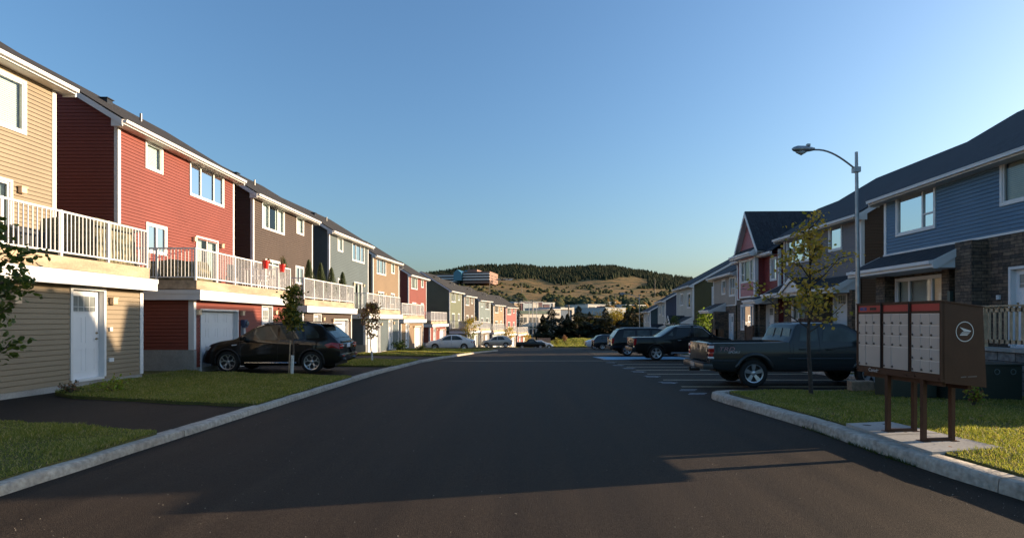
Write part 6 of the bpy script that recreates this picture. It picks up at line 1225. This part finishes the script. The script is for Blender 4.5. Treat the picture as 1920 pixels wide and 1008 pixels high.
MB(tf).tube([(hx(873), Yh + 20, hz(505)), (hx(873), Yh + 20, hz(494))], .25, 5).build('antenna', M_METAL, root)
# flagpoles and utility poles
for i, px in enumerate((992, 999, 1006)):
    Y = 140 + i; zt = 1.75 + (599 - 565) * Y / F; MB_ = MB(); MB_.tube([(0, 0, 0), (0, 0, zt + 4)], [.11, .07], 8); MB_.lathe([(0, zt + 4.14), (.12, zt + 4.06), (.1, zt + 3.97), (0, zt + 3.94)], (0, 0, 0), 10, 'z')
    o = MB_.build('flagpole', mat('pole_white', (.5, .5, .48), .5)); o.location = (dirx(px, Y), Y, -4.3); tag(o, ['white flagpole in front of the commercial building, left of three', 'white flagpole in the middle of three', 'white flagpole, right of three'][i], 'flagpole', 'flagpoles')
POLES = [(1066, 170, 571, -5), (999, 260, 561, -6), (918, 620, 528, 22), (1228, 700, 522, 30), (978, 640, 534, 24), (1154, 500, 551, 12)]
PT = []
for i, (px, Y, yt, zg) in enumerate(POLES):
    zt = 1.75 + (599 - yt) * Y / F; root = empty('utility_pole', (dirx(px, Y), Y, zg), ['utility pole standing among the spruces', 'utility pole with a crossarm behind the flagpoles', 'utility pole rising above the far roofs below the brick building', 'thin utility pole on the hillside at the right', 'thin utility pole on the brown slope left of centre', 'utility pole near the golden trees'][i], 'utility pole', 'utility poles'); r = .13 + Y * .0004
    MB().tube([(0, 0, -2), (0, 0, zt - zg)], [r * 1.2, r], 6).build('pole', mat('pole_wood', (.22, .17, .12), .8), root); MB().box(-1.1, 1.1, -.08, .08, zt - zg - .9, zt - zg - .7).build('crossarm', M_WOODG, root); PT.append(Vector((dirx(px, Y), Y, zt - .7)))
def wire(a, c, sag, label, r):
    b = MB(); pts = [(Vector(a).lerp(Vector(c), t) - Vector((0, 0, sag * 4 * t * (1 - t)))) for t in np.linspace(0, 1, 14)]; o = Vector(a); b.tube([tuple(p - o) for p in pts], r, 4); ob = b.build('power_line', mat('cable', (.16, .14, .12), .6)); ob.location = o; tag(ob, label, 'power line', 'power lines')
wire(PT[1], PT[0], 1.0, 'power line from the pole behind the flagpoles to the pole among the spruces', .035); wire(PT[2], PT[1] + Vector((0, 0, .3)), 4, 'long power line descending the slope above the far roofs', .06); wire(PT[2] + Vector((.8, 0, -.3)), PT[0] + Vector((0, 0, .2)), 6, 'lower long power line descending the slope to the spruces', .05)
wire(PT[0], Vector((dirx(1135, 110), 110, 1.75 + 10 * 110 / F)), .6, 'upper power line running right from the spruce pole', .03); wire(PT[0] - Vector((0, 0, 1)), Vector((dirx(1140, 110), 110, 1.75 + 2 * 110 / F)), .6, 'lower power line running right from the spruce pole', .03)
# far forest and scrub (stuff)
def cones(n, xr, yr, hfun, hr, wr_, name, mats, label, test=None, k=6, tiers=2, seed=5, dome=False):
    g = np.random.default_rng(seed); V = []; Fc = []; MI = []; c = 0
    while c < n:
        y = g.uniform(*yr); px = g.uniform(*xr); x = dirx(px, y)
        if test and not test(px, y, g): c += 1; continue
        z = hill_z(x, y) - .3; h = g.uniform(*hr); w_ = h * g.uniform(*wr_); m = int(g.integers(len(mats)))
        if dome:
            b0 = len(V); a0 = g.uniform(0, 6)
            for (rw, rz_) in ((1, .15), (.85, .6)):
                for j in range(k): V.append((x + w_ * rw * math.cos(a0 + j * 6.283 / k) * g.uniform(.7, 1.25), y + w_ * rw * math.sin(a0 + j * 6.283 / k) * g.uniform(.7, 1.2), z + h * rz_ * g.uniform(.75, 1.25)))
            V.append((x + g.uniform(-.2, .2) * w_, y, z + h)); 
            for j in range(k):
                q = (j + 1) % k; Fc.append((b0 + j, b0 + q, b0 + k + q)); Fc.append((b0 + j, b0 + k + q, b0 + k + j)); Fc.append((b0 + k + j, b0 + k + q, b0 + 2 * k)); MI += [m] * 3
            c += 1; continue
        for t in range(tiers):
            b0 = len(V); zz = z + h * t * .38; ww = w_ * (1 - .35 * t); ht = h - h * t * .38 if t == tiers - 1 else h * .75; a0 = g.uniform(0, 6)
            for j in range(k): V.append((x + ww * math.cos(a0 + j * 6.283 / k) * g.uniform(.7, 1.2), y + ww * math.sin(a0 + j * 6.283 / k), zz + g.uniform(-.08, .08) * h))
            V.append((x + g.uniform(-.1, .1) * w_, y, zz + ht))
            for j in range(k): Fc.append((b0 + j, b0 + (j + 1) % k, b0 + k)); MI.append(m)
        c += 1
    return tag(npmesh(name, V, Fc, mats, MI), label, 'forest', kind='stuff')
FM = [mat('forest_a', (.018, .026, .013), .95, var=.3, scale=.05, spec=.1), mat('forest_b', (.026, .034, .016), .95, var=.3, scale=.05, spec=.1), mat('forest_c', (.045, .044, .02), .95, var=.3, scale=.05, spec=.1)]
def ftest(px, y, g):
    edge = 1130 + 60 * math.sin(px * .021 + 1) + 40 * math.sin(px * .07) - (90 if px < 935 else 0) - (200 if px > 1215 else 0)
    return y > edge + g.uniform(-30, 60)
cones(15000, (700, 1420), (850, 1540), None, (5, 11), (.26, .42), 'forest', FM, 'dark conifer forest covering the top of the hill', ftest)
SM = [mat('scrub_a', (.03, .038, .016), .95, var=.3, scale=.1, spec=.1), mat('scrub_b', (.07, .065, .025), .95, var=.3, scale=.1, spec=.1), mat('scrub_c', (.16, .09, .025), .95, var=.3, scale=.1, spec=.1)]
def stest(px, y, g):
    v = math.sin(px * .05 + y * .01) + math.sin(px * .11 - y * .02) + math.sin(y * .035); return v > (.95 if y > 560 else 0) or g.random() < .08
cones(2600, (800, 1300), (420, 1000), None, (1.4, 4.2), (.6, 1.1), 'scrub', SM[:2] , 'scrub and bushes dotted over the lower slope', stest, k=6, tiers=2, seed=9, dome=True)
def stest2(px, y, g): return math.sin(px * .08) + math.sin(px * .033 + 2) > -.2
cones(900, (940, 1260), (400, 480), None, (3, 7), (.5, .8), 'tree_belt', SM + [SM[0], SM[0]], 'belt of dark and yellow trees at the foot of the hill', stest2, k=7, tiers=3, seed=12, dome=True)
# street sweep: parked cars dotted in the hillside car park
b = MB(); rr = random.Random(19)
for i in range(26):
    px = 932 + i * 1.12 + rr.uniform(-.3, .3); Y = 905 + rr.uniform(-6, 14); x = dirx(px, Y); z = 1.75 + (599 - 524.5) * Y / F + rr.uniform(-1, 1); L = rr.uniform(1.6, 2.2)
    b.prism([(x - 2.1, Y, z), (x + 2.1, Y, z), (x + 2.1, Y, z + .8), (x + 1.2, Y, z + .9), (x + .7, Y, z + 1.45), (x - 1.2, Y, z + 1.45), (x - 1.8, Y, z + .9), (x - 2.1, Y, z + .85)], (0, 1.8, 0), rr.randrange(3))
tag(b.build('distant_cars', [BW, BRD, M_WHITE]), 'row of tiny cars in the car park beside the brick building', 'cars', kind='stuff')
# building and roofs behind the camera on the right: the street carries on that way
